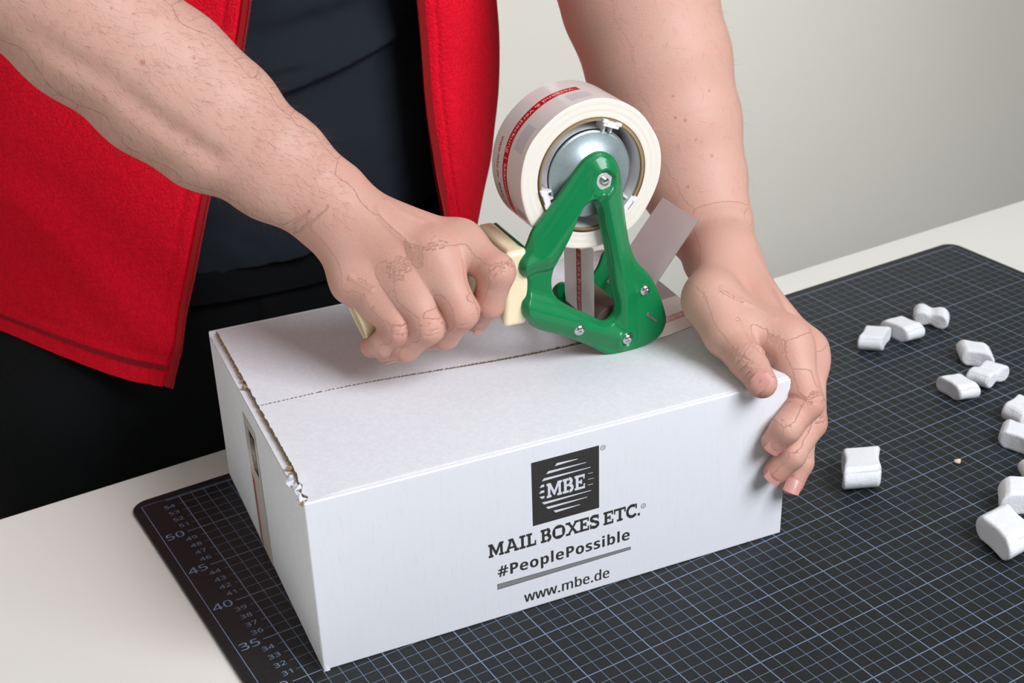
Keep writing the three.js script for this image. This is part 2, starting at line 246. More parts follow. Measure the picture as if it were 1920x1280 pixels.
// ---------------------------------------------------------------- the carton
const BW = 34.9, BD = 26.3, BH = 12.9;
const sag = (a, b) => -0.85 * Math.exp(-(((b - 13.15) / 6) ** 2)) * smooth(4, 24, a) * (1 - 0.7 * smooth(30, 35, a));
function slab(ctx, ch, h) {                                          // heavy slab letters on a box of height h, from the base line up; returns the advance
  const t = 0.23 * h, s = 0.165 * h, R = (x, y, w, k) => ctx.fillRect(x, -y - k, w, k), L = (pts) => { ctx.beginPath(); pts.forEach(([x, y], i) => i ? ctx.lineTo(x, -y) : ctx.moveTo(x, -y)); ctx.fill(); };
  const I = (x, w) => { R(x + (w - t) / 2, 0, t, h); R(x, 0, w, s); R(x, h - s, w, s); };
  ctx.lineWidth = t; ctx.lineCap = 'butt';
  const arc = (x, y, rx, ry, a, b) => { ctx.beginPath(); ctx.ellipse(x, -y, rx, ry, 0, a, b); ctx.stroke(); };
  switch (ch) {
    case 'I': I(0, 0.5 * h); return 0.57 * h;
    case 'L': I(0, 0.5 * h); R(0.2 * h, 0, 0.62 * h, s); R(0.7 * h, 0, 0.12 * h, 0.38 * h); return 0.88 * h;
    case 'M': R(0.1 * h, 0, t * 0.9, h); R(0.97 * h, 0, t * 0.9, h); R(0, 0, 0.4 * h, s); R(0.86 * h, 0, 0.4 * h, s); R(0, h - s, 0.3 * h, s); R(0.96 * h, h - s, 0.3 * h, s);
      L([[0.12 * h, h], [0.34 * h, h], [0.63 * h, 0.42 * h], [0.92 * h, h], [1.14 * h, h], [0.68 * h, 0.1 * h], [0.58 * h, 0.1 * h]]); return 1.32 * h;
    case 'A': L([[0.1 * h, 0], [0.32 * h, 0], [0.62 * h, h * 0.8], [0.9 * h, 0], [1.12 * h, 0], [0.74 * h, h], [0.5 * h, h]]); R(0.32 * h, 0.26 * h, 0.6 * h, s * 0.9); R(0, 0, 0.42 * h, s); R(0.8 * h, 0, 0.42 * h, s); R(0.34 * h, h - s, 0.36 * h, s); return 1.26 * h;
    case 'B': R(0.1 * h, 0, t, h); R(0, 0, 0.5 * h, s); R(0, h - s, 0.5 * h, s); R(0.2 * h, 0.45 * h, 0.4 * h, s * 0.9); arc(0.52 * h, 0.75 * h, 0.2 * h, 0.175 * h, -Math.PI / 2, Math.PI / 2); arc(0.55 * h, 0.28 * h, 0.24 * h, 0.205 * h, -Math.PI / 2, Math.PI / 2); return 0.98 * h;
    case 'O': ctx.beginPath(); ctx.ellipse(0.56 * h, -0.5 * h, 0.56 * h, 0.53 * h, 0, 0, 7); ctx.rect(0.27 * h, -0.77 * h, 0.58 * h, 0.54 * h); ctx.fill('evenodd'); return 1.16 * h;
    case 'X': L([[0.08 * h, 0], [0.3 * h, 0], [1.06 * h, h], [0.84 * h, h]]); L([[0.84 * h, 0], [1.08 * h, 0], [0.32 * h, h], [0.08 * h, h]]); R(0, 0, 0.4 * h, s); R(0.74 * h, 0, 0.4 * h, s); R(0, h - s, 0.4 * h, s); R(0.74 * h, h - s, 0.4 * h, s); return 1.16 * h;
    case 'E': R(0.1 * h, 0, t, h); R(0, 0, 0.86 * h, s); R(0, h - s, 0.84 * h, s); R(0.2 * h, 0.43 * h, 0.42 * h, s); R(0.74 * h, 0, 0.12 * h, 0.34 * h); R(0.72 * h, 0.68 * h, 0.12 * h, 0.32 * h); R(0.5 * h, 0.34 * h, 0.12 * h, 0.32 * h); return 0.92 * h;
    case 'S': arc(0.41 * h, 0.74 * h, 0.29 * h, 0.18 * h, Math.PI * 0.5, Math.PI * 1.85); arc(0.41 * h, 0.28 * h, 0.31 * h, 0.2 * h, -Math.PI * 0.5, Math.PI * 0.85); R(0.66 * h, 0.66 * h, 0.12 * h, 0.34 * h); R(0.02 * h, 0, 0.12 * h, 0.36 * h); return 0.86 * h;
    case 'T': R(0.42 * h, 0, t, h); R(0.26 * h, 0, 0.52 * h, s); R(0, h - s, 1.04 * h, s); R(0, 0.62 * h, 0.12 * h, 0.38 * h); R(0.92 * h, 0.62 * h, 0.12 * h, 0.38 * h); return 1.08 * h;
    case 'C': arc(0.54 * h, 0.5 * h, 0.43 * h, 0.42 * h, Math.PI * 0.22, Math.PI * 1.72); R(0.84 * h, 0.62 * h, 0.12 * h, 0.38 * h); return 1.02 * h;
    case '.': R(0.02 * h, 0, 0.2 * h, 0.2 * h); return 0.28 * h;
    default: return 0.34 * h;
  }
}
function slabText(ctx, text, x, y, w, h) {
  ctx.save(); ctx.translate(x, y); let total = 0; ctx.save(); ctx.globalAlpha = 0; for (const ch of text) { const d = slab(ctx, ch, h); ctx.translate(d, 0); total += d; } ctx.restore();
  ctx.scale(w / total, 1); for (const ch of text) ctx.translate(slab(ctx, ch, h), 0); ctx.restore();
}
function fitText(ctx, text, x, y, w) { ctx.save(); ctx.translate(x, y); ctx.scale(w / ctx.measureText(text).width, 1); ctx.fillText(text, 0, 0); ctx.restore(); }
function emblem(ctx, ink, paper, S) {                                // square emblem with a striped globe, 1 unit = S pixels, drawn from its top left corner
  ctx.fillStyle = ink; ctx.fillRect(0, 0, S, S); ctx.fillStyle = ctx.strokeStyle = paper; ctx.save(); ctx.translate(S * 0.51, S * 0.5);
  const r = S * 0.41, rows = [-0.92, -0.7, -0.47, -0.24, -0.02, 0.2, 0.44, 0.66, 0.88];
  rows.forEach((q, i) => {
    const y = q * r, x = Math.sqrt(1 - Math.min(1, q * q) * 0.98) * r, wl = r * 0.1, wr = r * 0.022, mid = i > 2 && i < 6;
    const wedge = (xa, xb, ta, tb) => { ctx.beginPath(); ctx.moveTo(xa + (q < 0 ? ta * 0.8 : 0), y - ta / 2); ctx.lineTo(xb, y - tb / 2); ctx.lineTo(xb, y + tb / 2); ctx.lineTo(xa + (q > 0 ? ta * 0.8 : 0), y + ta / 2); ctx.fill(); };
    if (mid) { wedge(-x, -r * 0.8, wl, wl * 0.9); wedge(r * 0.78, x, wr, wr * 0.8); } else wedge(-x, x, wl, wr);
  });
  slabText(ctx, 'MBE', -r * 0.72, r * 0.28, r * 1.42, r * 0.56); ctx.restore();
}
const frontPrint = canvasTexture(2048, 768, (ctx, w, h) => {
  const sx = w / BW, sy = h / BH, X = (a) => a * sx, Y = (z) => h - z * sy;
  ctx.fillStyle = '#ffffff'; ctx.fillRect(0, 0, w, h);
  const r = rng(5);
  for (let i = 0; i < 700; i++) { ctx.fillStyle = `rgba(120,120,128,${0.02 + 0.04 * r()})`; ctx.fillRect(r() * w, r() * h, 1 + r() * 2, 6 + r() * 60); }
  const ink = '#35322f';
  ctx.save(); ctx.translate(X(15.06), Y(11.6)); ctx.scale(1, sy / sx); emblem(ctx, ink, '#f2f2f4', 4.92 * sx); ctx.restore();
  for (let i = 0; i < 900; i++) { ctx.fillStyle = `rgba(220,220,225,${0.15 + 0.35 * r()})`; ctx.fillRect(X(15.06 + r() * 4.9), Y(11.6 - r() * 4.8), 1.3, 1.3); }
  ctx.fillStyle = ctx.strokeStyle = ink;
  slabText(ctx, 'MAIL BOXES ETC.', X(11.82), Y(5.12), X(11.35), 1.06 * sy);
  ctx.font = `bold ${1.2 * sy}px sans-serif`; fitText(ctx, '#PeoplePossible', X(12.38), Y(3.36), X(10.02));
  ctx.font = `${1.16 * sy}px sans-serif`; fitText(ctx, 'www.mbe.de', X(14.24), Y(0.66), X(6.54)); fitText(ctx, 'www.mbe.de', X(14.24) + 2.5, Y(0.66), X(6.54));
  for (const [a, z, q] of [[20.27, 11.34, 0.17], [23.38, 5.82, 0.17]]) { ctx.lineWidth = 2.2; ctx.beginPath(); ctx.ellipse(X(a), Y(z), q * sx, q * sy, 0, 0, 7); ctx.stroke(); ctx.font = `${0.25 * sy}px sans-serif`; ctx.fillText('R', X(a) - 0.07 * sx, Y(z) + 0.09 * sy); }
  ctx.save(); ctx.beginPath(); ctx.moveTo(X(12.36), Y(2.8)); ctx.lineTo(X(22.4), Y(2.7)); ctx.lineTo(X(22.42), Y(2.49)); ctx.lineTo(X(12.36), Y(2.4)); ctx.closePath(); ctx.lineWidth = 2; ctx.stroke(); ctx.clip();
  ctx.lineWidth = 1.6; for (let x = -60; x < 700; x += 4.2) { ctx.beginPath(); ctx.moveTo(X(12.3) + x, Y(2.9)); ctx.lineTo(X(12.3) + x + 40, Y(2.3)); ctx.stroke(); } ctx.restore();
});
const TAPE_TEXT = 'Versand & Verpackung | Mikrologistik | Grafik & Druck';
const tapePrint = (repeatCm, lengthCm, phase) => canvasTexture(2048, 300, (ctx, w, h) => {     // a strip 5 cm wide: red band with white words, grey emblems beside it
  const s = w / lengthCm, q = h / 5;
  ctx.fillStyle = '#e9dfdb'; ctx.fillRect(0, 0, w, h);
  for (let x0 = phase - repeatCm; x0 < lengthCm; x0 += repeatCm) {
    ctx.save(); ctx.translate(x0 * s, 0);
    ctx.fillStyle = '#c9141d'; ctx.fillRect(0, 2.4 * q, repeatCm * 0.86 * s, 0.74 * q);
    ctx.fillStyle = '#fbe9e6'; ctx.font = `${0.46 * q}px sans-serif`; fitText(ctx, TAPE_TEXT, 0.4 * s, 2.93 * q, repeatCm * 0.78 * s);
    ctx.fillStyle = '#a8aab6'; ctx.fillRect(repeatCm * 0.52 * s, 0.5 * q, 1.5 * s, 1.3 * q); ctx.globalAlpha = 0.35; ctx.fillRect(-0.2 * s, 0.7 * q, 1.7 * s, 1.2 * q); ctx.fillRect(repeatCm * 0.22 * s, 0.6 * q, 2.0 * s, 1.3 * q); ctx.globalAlpha = 1;
    ctx.fillStyle = '#d8d2d3'; ctx.font = `bold ${0.7 * q}px sans-serif`; ctx.fillText('MBE', (repeatCm * 0.52 + 0.12) * s, 1.4 * q);
    ctx.fillStyle = '#b3222a'; ctx.font = `bold ${0.52 * q}px sans-serif`; fitText(ctx, 'www.mbe.de', repeatCm * 0.3 * s, 4.15 * q, 3.0 * s);
    ctx.fillStyle = '#40383c'; fitText(ctx, 'MAIL BOXES ETC.', repeatCm * 0.46 * s, 4.15 * q, 4.4 * s); ctx.restore();
  }
});
{
  const t = thing('shipping_carton', 'white corrugated shipping carton with dark logo print, standing on the cutting mat', 'box');
  const W = BW / 100, D = BD / 100, H = BH / 100, th = 0.0032;
  const uvBox = (g) => boxUV(g);
  const front = box(W, H, th, W / 2, H / 2, -th / 2, 0.0012); {
    const p = front.attributes.position, uv = front.attributes.uv; for (let i = 0; i < p.count; i++) uv.setXY(i, p.getX(i) / W, p.getY(i) / H);
  }
  const fm = M.card.clone(); fm.map = frontPrint; fm.bumpMap = M.card.bumpMap.clone(); fm.bumpMap.repeat.set(W / 0.08, H / 0.08);
  part('front_panel', front, fm, t, 'front panel printed with logo and web address');
  part('back_panel', uvBox(box(W, H, th, W / 2, H / 2, -D + th / 2, 0.0012)), M.card, t);
  // left and right side panels, a little rounded where they meet the front
  part('side_panel', uvBox(box(th, H - 0.004, D - 0.001, th / 2, H / 2 - 0.002, -D / 2, 0.0012)), M.card, t);
  part('side_panel', uvBox(box(th, H - 0.007, D - 0.001, W - th / 2, H / 2 - 0.0035, -D / 2, 0.0012)), M.card, t);
  part('bottom_panel', box(W - 0.004, th, D - 0.004, W / 2, th / 2 + 0.0001, -D / 2), M.card, t);
  // inner side flaps: their folded edge shows beside the top flaps
  const flapSheet = (a0, a1, b0, b1, z, amp = 1) => sheet((u, v) => V(lerp(a0, a1, u), lerp(b0, b1, v), z + amp * sag(lerp(a0, a1, u), lerp(b0, b1, v))), 60, 28, 0.003);
  part('inner_flap', flapSheet(0.02, 9, 0.3, BD - 0.3, BH - 0.36), M.card, t);
  part('inner_flap', flapSheet(BW - 9, BW - 0.02, 0.3, BD - 0.3, BH - 0.36), M.card, t);
  // top flaps with ragged, crushed ends of corrugated board on the left
  const rag = (b) => 0.58 + 0.05 * Math.sin(b * 7.1) * Math.sin(b * 2.3) + 0.03 * Math.sin(b * 19) - 0.35 * smooth(4.5, 0.5, b) * (0.6 + 0.4 * Math.sin(b * 5));
  const topSheet = (b0, b1, drop) => sheet((u, v) => { let b = lerp(b0, b1, v); const a = lerp(rag(b), BW, u); if (b0 === 0) b -= 0.16 * v * smooth(6, 20, a); return V(a, b, BH + sag(a, b) - drop(a, b)); }, 110, 50, 0.003);
  const crush = (a, b) => 0.22 * smooth(4, 0, b) * smooth(2.4, 0.4, a) + 0.25 * smooth(0.4, 0, b) ** 2 + 0.1 * smooth(0.3, 0, b);
  part('top_flap', topSheet(0.0, 13.05, crush), M.card, t, 'front top flap');
  part('top_flap', topSheet(13.22, BD, (a, b) => 0.12 * smooth(BD - 0.4, BD, b)), M.card, t, 'rear top flap');
  // kraft-brown cut edges: the wavy core between the liners, on the left ends and along the seam
  const cut = (pts, drop0, drop1, wob) => sheet((u, v) => { const [a, b, z, n] = pts(u); return V(a - (n ? wob(u * 900) : 0), b, z - lerp(drop0, drop1, v)); }, 520, 3, 0.0008);
  const wob = (x) => 0.02 * Math.sin(x) + 0.03 * Math.sin(x * 0.37 + 1) * Math.sin(x * 0.11);
  part('corrugated_edge', cut((u) => { const b = lerp(0.2, 13, u); return [rag(b) - 0.02, b, BH + sag(0.6, b) - crush(0.6, b), 1]; }, 0.03, 0.34, wob), M.kraft, t, 'torn brown corrugated end of the front flap');
  part('corrugated_edge', cut((u) => { const b = lerp(13.25, BD - 0.05, u); return [rag(b) - 0.02, b, BH + sag(0.6, b), 1]; }, 0.03, 0.34, wob), M.kraft, t, 'brown corrugated end of the rear flap');
  {
    const teeth = [], r = rng(17);
    for (let a = 0.8; a < BW - 0.2; a += 0.3) { const g = box(0.001 + 0.0005 * smooth(4, 14, a), 0.0026, 0.0011, (a + r() * 0.08) / 100, (BH - 0.12 + sag(a, 13.1)) / 100, -(13.1 - 0.05 * smooth(6, 20, a) + 0.06 * r()) / 100); teeth.push(g); }
    const o = part('corrugated_edge', mergeGeometries(teeth), M.kraft, t, 'brown flutes showing in the seam between the flaps'); o.userData.kind = 'stuff';
  }
  {
    const r = rng(3);
    for (const [b, s, a] of [[16.4, 0.16, 0.5], [17.4, 0.09, 0.55], [18.3, 0.07, 0.6], [4.6, 0.16, 0.45], [3.9, 0.1, 0.35], [0.25, 0.15, 0.1], [0.1, 0.1, 0.28]]) { const g = new THREE.IcosahedronGeometry(s / 100, 1), p = g.attributes.position; for (let i = 0; i < p.count; i++) { const k = 0.75 + 0.5 * hash(Math.round(p.getX(i) * 1e6), Math.round(p.getY(i) * 1e6) + Math.round(b * 10)); p.setXYZ(i, p.getX(i) * k * 1.3, p.getY(i) * k * 0.8, p.getZ(i) * k); } g.computeVertexNormals(); const v = V(a - 0.1, b, BH - 0.12); g.translate(v.x, v.y, v.z); part('torn_paper', g, M.cardCore, t, 'small brown shred on the torn flap edge'); }
  }
  // white torn liner scraps at the front left corner
  {
    const bits = [];
    for (let i = 0; i < 9; i++) { const b = 0.4 + i * 0.44, g = new THREE.ConeGeometry(0.0026, 0.0052, 4, 1); g.rotateX(0.9 + 0.7 * Math.sin(i * 2.1)); g.rotateY(i * 1.3); const v = V(0.13 + 0.1 * Math.sin(i * 1.7), b, BH - 0.2); g.translate(v.x, v.y, v.z); bits.push(g.toNonIndexed()); }
    const g = mergeGeometries(bits); g.computeVertexNormals(); part('torn_liner', g, M.card, t, 'crumpled white paper liner at the torn corner');
  }
  // crushed bottom corners
  part('corner_tear', (() => { const g = new THREE.ConeGeometry(0.0024, 0.004, 5); g.scale(1.1, 1.0, 0.4); g.translate(0.0022, 0.0019, 0.0002); return g; })(), M.card, t);
  // old tape down the left side
  const tapeTex = canvasTexture(512, 1024, (ctx, w, h) => {           // x: from rear to front edge, y: down
    const X = (f) => f * w, Y = (c) => c / 11 * h;
    ctx.fillStyle = '#e2dad0'; ctx.fillRect(0, 0, w, h);
    ctx.save(); ctx.translate(X(0.42), Y(0.7)); ctx.scale(0.42 * w, 0.42 * w * 1.4); ctx.scale(1 / 200, 1 / 200); emblem(ctx, '#2a2f2e', '#dcd4ca', 200); ctx.restore();
    ctx.save(); ctx.translate(X(0.33), Y(0.6)); ctx.rotate(Math.PI / 2); ctx.fillStyle = '#2c2c2c'; ctx.font = 'bold 46px sans-serif'; fitText(ctx, 'MAIL BOXES ETC.', 0, 0, Y(3.0)); ctx.font = '34px sans-serif'; fitText(ctx, '#PeoplePossible', 10, 42, Y(2.5)); ctx.restore();
    ctx.save(); ctx.translate(X(0.06), Y(0.35)); ctx.rotate(Math.PI / 2); ctx.fillStyle = '#a2262c'; ctx.font = 'bold 34px sans-serif'; fitText(ctx, 'Versand & Verpackung', 0, 0, Y(2.6)); ctx.restore();
    ctx.fillStyle = '#b1121d'; ctx.beginPath(); ctx.moveTo(X(0.1), Y(4.8)); ctx.lineTo(X(0.26), Y(5.3)); ctx.lineTo(X(0.26), h); ctx.lineTo(X(0.1), h); ctx.fill();
    ctx.save(); ctx.translate(X(0.145), Y(5.6)); ctx.rotate(Math.PI / 2); ctx.fillStyle = '#e8c8c4'; ctx.font = 'bold 50px sans-serif'; fitText(ctx, TAPE_TEXT.slice(0, 37), 0, 0, Y(5.4)); ctx.restore();
  });
  const tg = sheet((u, v) => V(-0.018, lerp(16.3, 12.75, u) - 0.25 * v, lerp(11.0, 0.06, v)), 2, 24, 0.0001); { const uv = tg.attributes.uv, q = (i) => [(i % 3) / 2, 1 - Math.floor(i / 3) / 24]; for (let i = 0; i < uv.count; i++) { const [x, y] = q(i % 75); uv.setXY(i, x, y); } }
  part('packing_tape', tg, phys({ map: tapeTex, roughness: 0.3, clearcoat: 0.4, clearcoatRoughness: 0.15 }), t, 'printed packing tape down the left side');
  // fresh tape: from under the dispenser to the right edge and down
  const ft = sheet((u, v) => { const b = lerp(10.75, 15.75, v), q = u * 11.5; return q < 8.3 ? V(26.6 + q, b, BH + sag(26.6 + q, b) + 0.03) : V(BW + 0.03, b, BH + sag(BW, b) + 0.03 - (q - 8.3)); }, 92, 4, 0.0001); { const uv = ft.attributes.uv, n = 93 * 5; for (let i = 0; i < uv.count; i++) { const k = i % n; uv.setXY(i, (k % 93) / 92, 1 - Math.floor(k / 93) / 4); } }
  const ftTex = canvasTexture(1024, 444, (ctx, w, h) => { const s = w / 11.5, q = h / 5; ctx.fillStyle = '#efe6e6'; ctx.fillRect(0, 0, w, h); ctx.fillStyle = '#c3161f'; ctx.fillRect(0, 1.75 * q, 10.2 * s, 0.85 * q); ctx.fillStyle = '#f5d9d6'; ctx.font = `bold ${0.62 * q}px sans-serif`; ctx.save(); ctx.translate(9.6 * s, 2.0 * q); ctx.rotate(Math.PI); fitText(ctx, 'ogistik | Grafik & Druck | Versand', 0, 0, 9.5 * s); ctx.restore(); });
  part('packing_tape', ft, phys({ map: ftTex, roughness: 0.28, clearcoat: 0.5, clearcoatRoughness: 0.12 }), t, 'fresh printed tape over the seam with a red stripe');
}

// ---------------------------------------------------------------- tape dispenser
const poly = (px) => px;
function sdPoly(pts, x, y) {
  let d = Infinity, s = 1;
  for (let i = 0, n = pts.length, j = n - 1; i < n; j = i++) {
    const ex = pts[j][0] - pts[i][0], ey = pts[j][1] - pts[i][1], wx = x - pts[i][0], wy = y - pts[i][1], q = clamp((wx * ex + wy * ey) / (ex * ex + ey * ey)), bx = wx - ex * q, by = wy - ey * q;
    d = Math.min(d, bx * bx + by * by); const c1 = y >= pts[i][1], c2 = y < pts[j][1], c3 = ex * wy > ey * wx; if ((c1 && c2 && c3) || (!c1 && !c2 && !c3)) s = -s;
  }
  return s * Math.sqrt(d);
}
function rounded(pts, n) { const c = new THREE.CatmullRomCurve3(pts.map(([x, y]) => new THREE.Vector3(x, y, 0)), true, 'centripetal'); return c.getPoints(n).slice(0, -1).map((p) => [p.x, p.y]); }
{
  const t = thing('tape_dispenser', 'green metal tape dispenser with a cream handle, pressed on the carton seam', 'tape dispenser');
  // outlines in the plane of the side plate, cm (along the carton, height)
  const outer = rounded([[25.25, 27.9], [26.2, 27.45], [26.72, 26.5], [26.95, 25.1], [27.35, 22.0], [27.72, 20.3], [28.25, 19.1], [29.2, 17.95], [29.95, 16.55], [30.5, 15.0], [30.72, 14.0], [30.5, 13.15], [29.9, 12.55], [28.3, 12.05], [27.3, 11.95], [26.6, 11.95], [25.9, 12.15], [24.3, 13.3], [22.2, 14.6], [20.4, 15.5], [19.75, 16.0], [19.5, 16.45], [19.1, 17.0], [19.05, 18.0], [19.35, 18.55], [19.42, 19.6], [19.05, 19.95], [18.9, 20.9], [19.15, 21.5], [19.6, 21.95], [20.15, 23.1], [20.9, 23.9], [22.2, 25.3], [23.35, 26.7], [24.2, 27.55]], 120);
  const hole = rounded([[24.45, 24.6], [24.95, 24.0], [25.15, 22.8], [25.7, 20.2], [26.0, 18.0], [26.38, 16.2], [26.3, 15.5], [25.9, 15.1], [25.4, 15.1], [24.2, 15.9], [22.5, 17.05], [21.9, 17.6], [21.55, 18.3], [21.5, 19.2], [21.95, 20.6], [22.75, 22.1], [23.35, 23.6], [23.85, 24.4]], 70);
  const lip = (x, c, w) => Math.exp(-(((x - c) / w) ** 2));
  const dishes = [[25.3, 25.95, 0.95, 0.42], [27.16, 13.45, 0.72, 0.26]];
  const arms = [[[19.0, 20.7], [21.6, 21.6], 0.55], [[19.2, 17.5], [23.0, 15.6], 0.85], [[23.0, 15.6], [26.9, 13.6], 0.62], [[25.25, 26.2], [21.0, 21.3], 0.85], [[25.25, 26.2], [27.0, 17.0], 0.62], [[27.0, 17.0], [27.1, 13.5], 0.5]];
  const seg = (x, y, [p, q]) => { const ex = q[0] - p[0], ey = q[1] - p[1], h = clamp(((x - p[0]) * ex + (y - p[1]) * ey) / (ex * ex + ey * ey)); return Math.hypot(x - p[0] - ex * h, y - p[1] - ey * h); };
  const relief = (x, y, dOut, dHole) => {                             // how far the pressed plate stands proud towards the viewer
    let a = 9; for (const s of arms) a = smin(a, seg(x, y, s) - s[2], 0.5);
    let h = 0.4 * smooth(0.34, -0.75, a) + 0.2 * smooth(0.0, 0.35, Math.min(dOut, 9)) * smooth(0.6, 0.1, a);
    h -= 0.3 * smooth(0.32, 0.0, dHole);
    for (const [cx, cy, r, dep] of dishes) { const d = Math.hypot(x - cx, y - cy); h -= dep * smooth(r, r * 0.45, d); h += 0.06 * lip(d, r * 1.05, 0.2); }
    return h;
  };
  const field = (x, y, z) => {
    const o = sdPoly(outer, x, y), q = -sdPoly(hole, x, y), d2 = Math.max(o, q); if (d2 > 0.6) return d2;
    const h = relief(x, y, -o, -q), b = -10.1 + h, turn = 0.22 * smooth(0.35, 0.0, -o);   // rolled outer rim
    const dz = Math.abs(z - b + turn) - 0.12; const w = [Math.max(d2 + 0.1, 0), Math.max(dz, 0)]; return Math.hypot(...w) + Math.min(Math.max(d2 + 0.1, dz), 0) - 0.1;
  };
  part('side_plate', meshField(field, [18.4, 11.4, -10.9], [31.2, 28.4, -9.2], 0.07, { slack: 1.6 }), M.green, t, 'glossy green pressed steel side plate');
  // rear plate, lower half: bearing for roller and blade
  const rear = rounded([[28.2, 16.2], [28.8, 17.4], [29.4, 17.1], [30.1, 15.4], [30.2, 14.2], [29.4, 13], [27.3, 12.4], [25.6, 12.8], [24.6, 14.0], [24.5, 15.2], [25.2, 15.6], [26.6, 14.6]], 60);
  { const s = new THREE.Shape(rear.map(([x, y]) => new THREE.Vector2(x * 0.01, y * 0.01))); part('rear_plate', new THREE.ExtrudeGeometry(s, { depth: 0.002, bevelSize: 0.001, bevelThickness: 0.001, bevelSegments: 3 }).translate(0, 0, -0.164), M.green, t); }
  // bent flange that carries the handle
  part('flange', meshField((x, y, z) => { const q = [Math.abs(x - 19.55 - 0.06 * (y - 19)) - 0.06, Math.abs(y - 19.2) - 2.45, Math.abs(z + 13.1) - 2.75]; return Math.hypot(Math.max(q[0], 0), Math.max(q[1], 0), Math.max(q[2], 0)) + Math.min(Math.max(...q), 0) - 0.09; }, [18.6, 15.8, -16.4], [20.6, 22.4, -9.6], 0.1), M.green, t, 'green flange behind the hand guard');
  // cream guard and hollow handle
  const guard = (x, y, z) => {
    const b = -z, xc = 18.75 + 0.06 * (y - 19), low = smooth(18.2, 15.8, y), q = [Math.abs(x - xc) - (0.3 + 0.25 * smooth(11.2, 10, b)), Math.abs(y - 19.05) - 2.43, Math.abs(z + 13.0 - 1.3 * low) - (2.63 - 1.35 * low)];
    return Math.hypot(Math.max(q[0], 0), Math.max(q[1], 0), Math.max(q[2], 0)) + Math.min(Math.max(...q), 0) - 0.4;
  };
  part('hand_guard', meshField(guard, [17, 15.8, -16.6], [20.4, 22.6, -9.4], 0.1), M.cream, t, 'cream plastic hand guard');
  const bar = (x, y, z) => {
    const q = (x - 7.6) / 11.4, yc = 17.75 + 0.95 * q, flare = 0.3 * smooth(2.2, 0, x - 8) ** 2, ry = 1.55 + flare, rz = 1.15 + flare * 0.9, dy = y - yc, dz = z + 13.2, r = Math.hypot(dy / ry, dz / rz), d = (r - 1) * Math.min(ry, rz);
    const cap = Math.max(8.1 - 0.28 * (y - 17.5) - x, x - 19), inner = Math.max(d + 0.26, x - 12.5); return Math.max(Math.max(d, cap), -inner);
  };
  part('handle', meshField(bar, [6.6, 14.8, -16], [19.4, 21.2, -10.6], 0.09, { slack: 1.8 }), M.cream, t, 'hollow cream plastic handle');
  // axle hub
  const hub = (r, h, x, y, z, n = 40) => new THREE.CylinderGeometry(r, r, h, n).rotateX(Math.PI / 2).translate(x, y, z);
  const AX = 0.2492, AY = 0.2609;                                     // axle, metres
  const lathe = (pts, n = 96) => new THREE.LatheGeometry(pts.map(([r, z]) => new THREE.Vector2(r * 0.01, z * 0.01)), n).rotateX(Math.PI / 2);
  part('hub_disc', lathe([[0, 0.62], [0.9, 0.62], [1.25, 0.52], [1.9, 0.16], [2.5, -0.06], [2.95, -0.1], [3.12, -0.16], [3.12, -0.3], [2.9, -0.3], [0, -0.1]]).translate(AX, AY, -0.1085), M.zinc, t, 'galvanised domed hub disc');
  part('hub_drum', lathe([[3.84, -0.22], [3.85, -4.8], [3.8, -4.8], [3.78, -2.4], [3.3, -2.2], [3.2, -0.6], [3.13, -0.5], [3.1, -2.2], [0.4, -2.3]]).translate(AX, AY, -0.107), M.plastic, t);
  for (const deg of [68, 196, 317]) {
    const g = [box(0.0042, 0.0125, 0.0016, 0.0372, 0, 0.0012, 0.0003), box(0.0018, 0.0085, 0.014, 0.0365, 0, -0.006, 0.0003), box(0.006, 0.0012, 0.012, 0.0342, 0.0028, -0.007), box(0.006, 0.0012, 0.012, 0.0342, -0.0028, -0.007), box(0.0026, 0.004, 0.0022, 0.0386, 0.0055, 0.0012, 0.0003), box(0.0026, 0.004, 0.0022, 0.0386, -0.0055, 0.0012, 0.0003)];
    part('hub_clip', mergeGeometries(g.map((x) => x.index ? x.toNonIndexed() : x).map((x) => { for (const k of Object.keys(x.attributes)) if (!['position', 'normal', 'uv'].includes(k)) x.deleteAttribute(k); return x; })).rotateZ(deg * Math.PI / 180).translate(AX, AY, -0.1065), M.plastic, t);
  }
  part('axle', hub(0.003, 0.066, 0.2515, 0.2595, -0.13), M.steel, t);
  { const s = new THREE.Shape(); for (let i = 0; i < 6; i++) { const a = i * Math.PI / 3 + 0.3; s[i ? 'lineTo' : 'moveTo'](0.0064 * Math.cos(a), 0.0064 * Math.sin(a)); } part('hex_nut', new THREE.ExtrudeGeometry(s, { depth: 0.0045, bevelSize: 0.0006, bevelThickness: 0.0006, bevelSegments: 2 }).translate(0.253, 0.2594, -0.1015), M.steel, t); }
  part('washer', hub(0.0078, 0.001, 0.253, 0.2594, -0.1022), M.steel, t);
  part('bolt_end', lathe([[0, 0.3], [0.22, 0.3], [0.3, 0.22], [0.3, -0.2], [0, -0.2]], 24).translate(0.253, 0.2594, -0.0968), M.steel, t);
  for (const [x, y] of [[28.72, 16.9], [27.16, 13.42], [23.18, 15.2]]) {
    const dz = relief(x, y, -sdPoly(outer, x, y), sdPoly(hole, x, y)) + 0.02;
    const s = part('screw', lathe([[0, 0.22], [0.18, 0.21], [0.34, 0.14], [0.41, 0.03], [0.41, -0.12], [0, -0.12]], 28).translate(x / 100, y / 100, -0.0992 + dz / 100), M.steel, t);
    part('cross_slot', mergeGeometries([box(0.0042, 0.0008, 0.0006), box(0.0008, 0.0042, 0.0006)]).rotateZ(0.5).translate(x / 100, y / 100, -0.0968 + dz / 100), M.zinc, s);
  }
  part('blade_slot', box(0.011, 0.0022, 0.0012, 0, 0, 0, 0.0004).rotateZ(-0.72).translate(0.2932, 0.1462, -0.0985), M.steel, t);
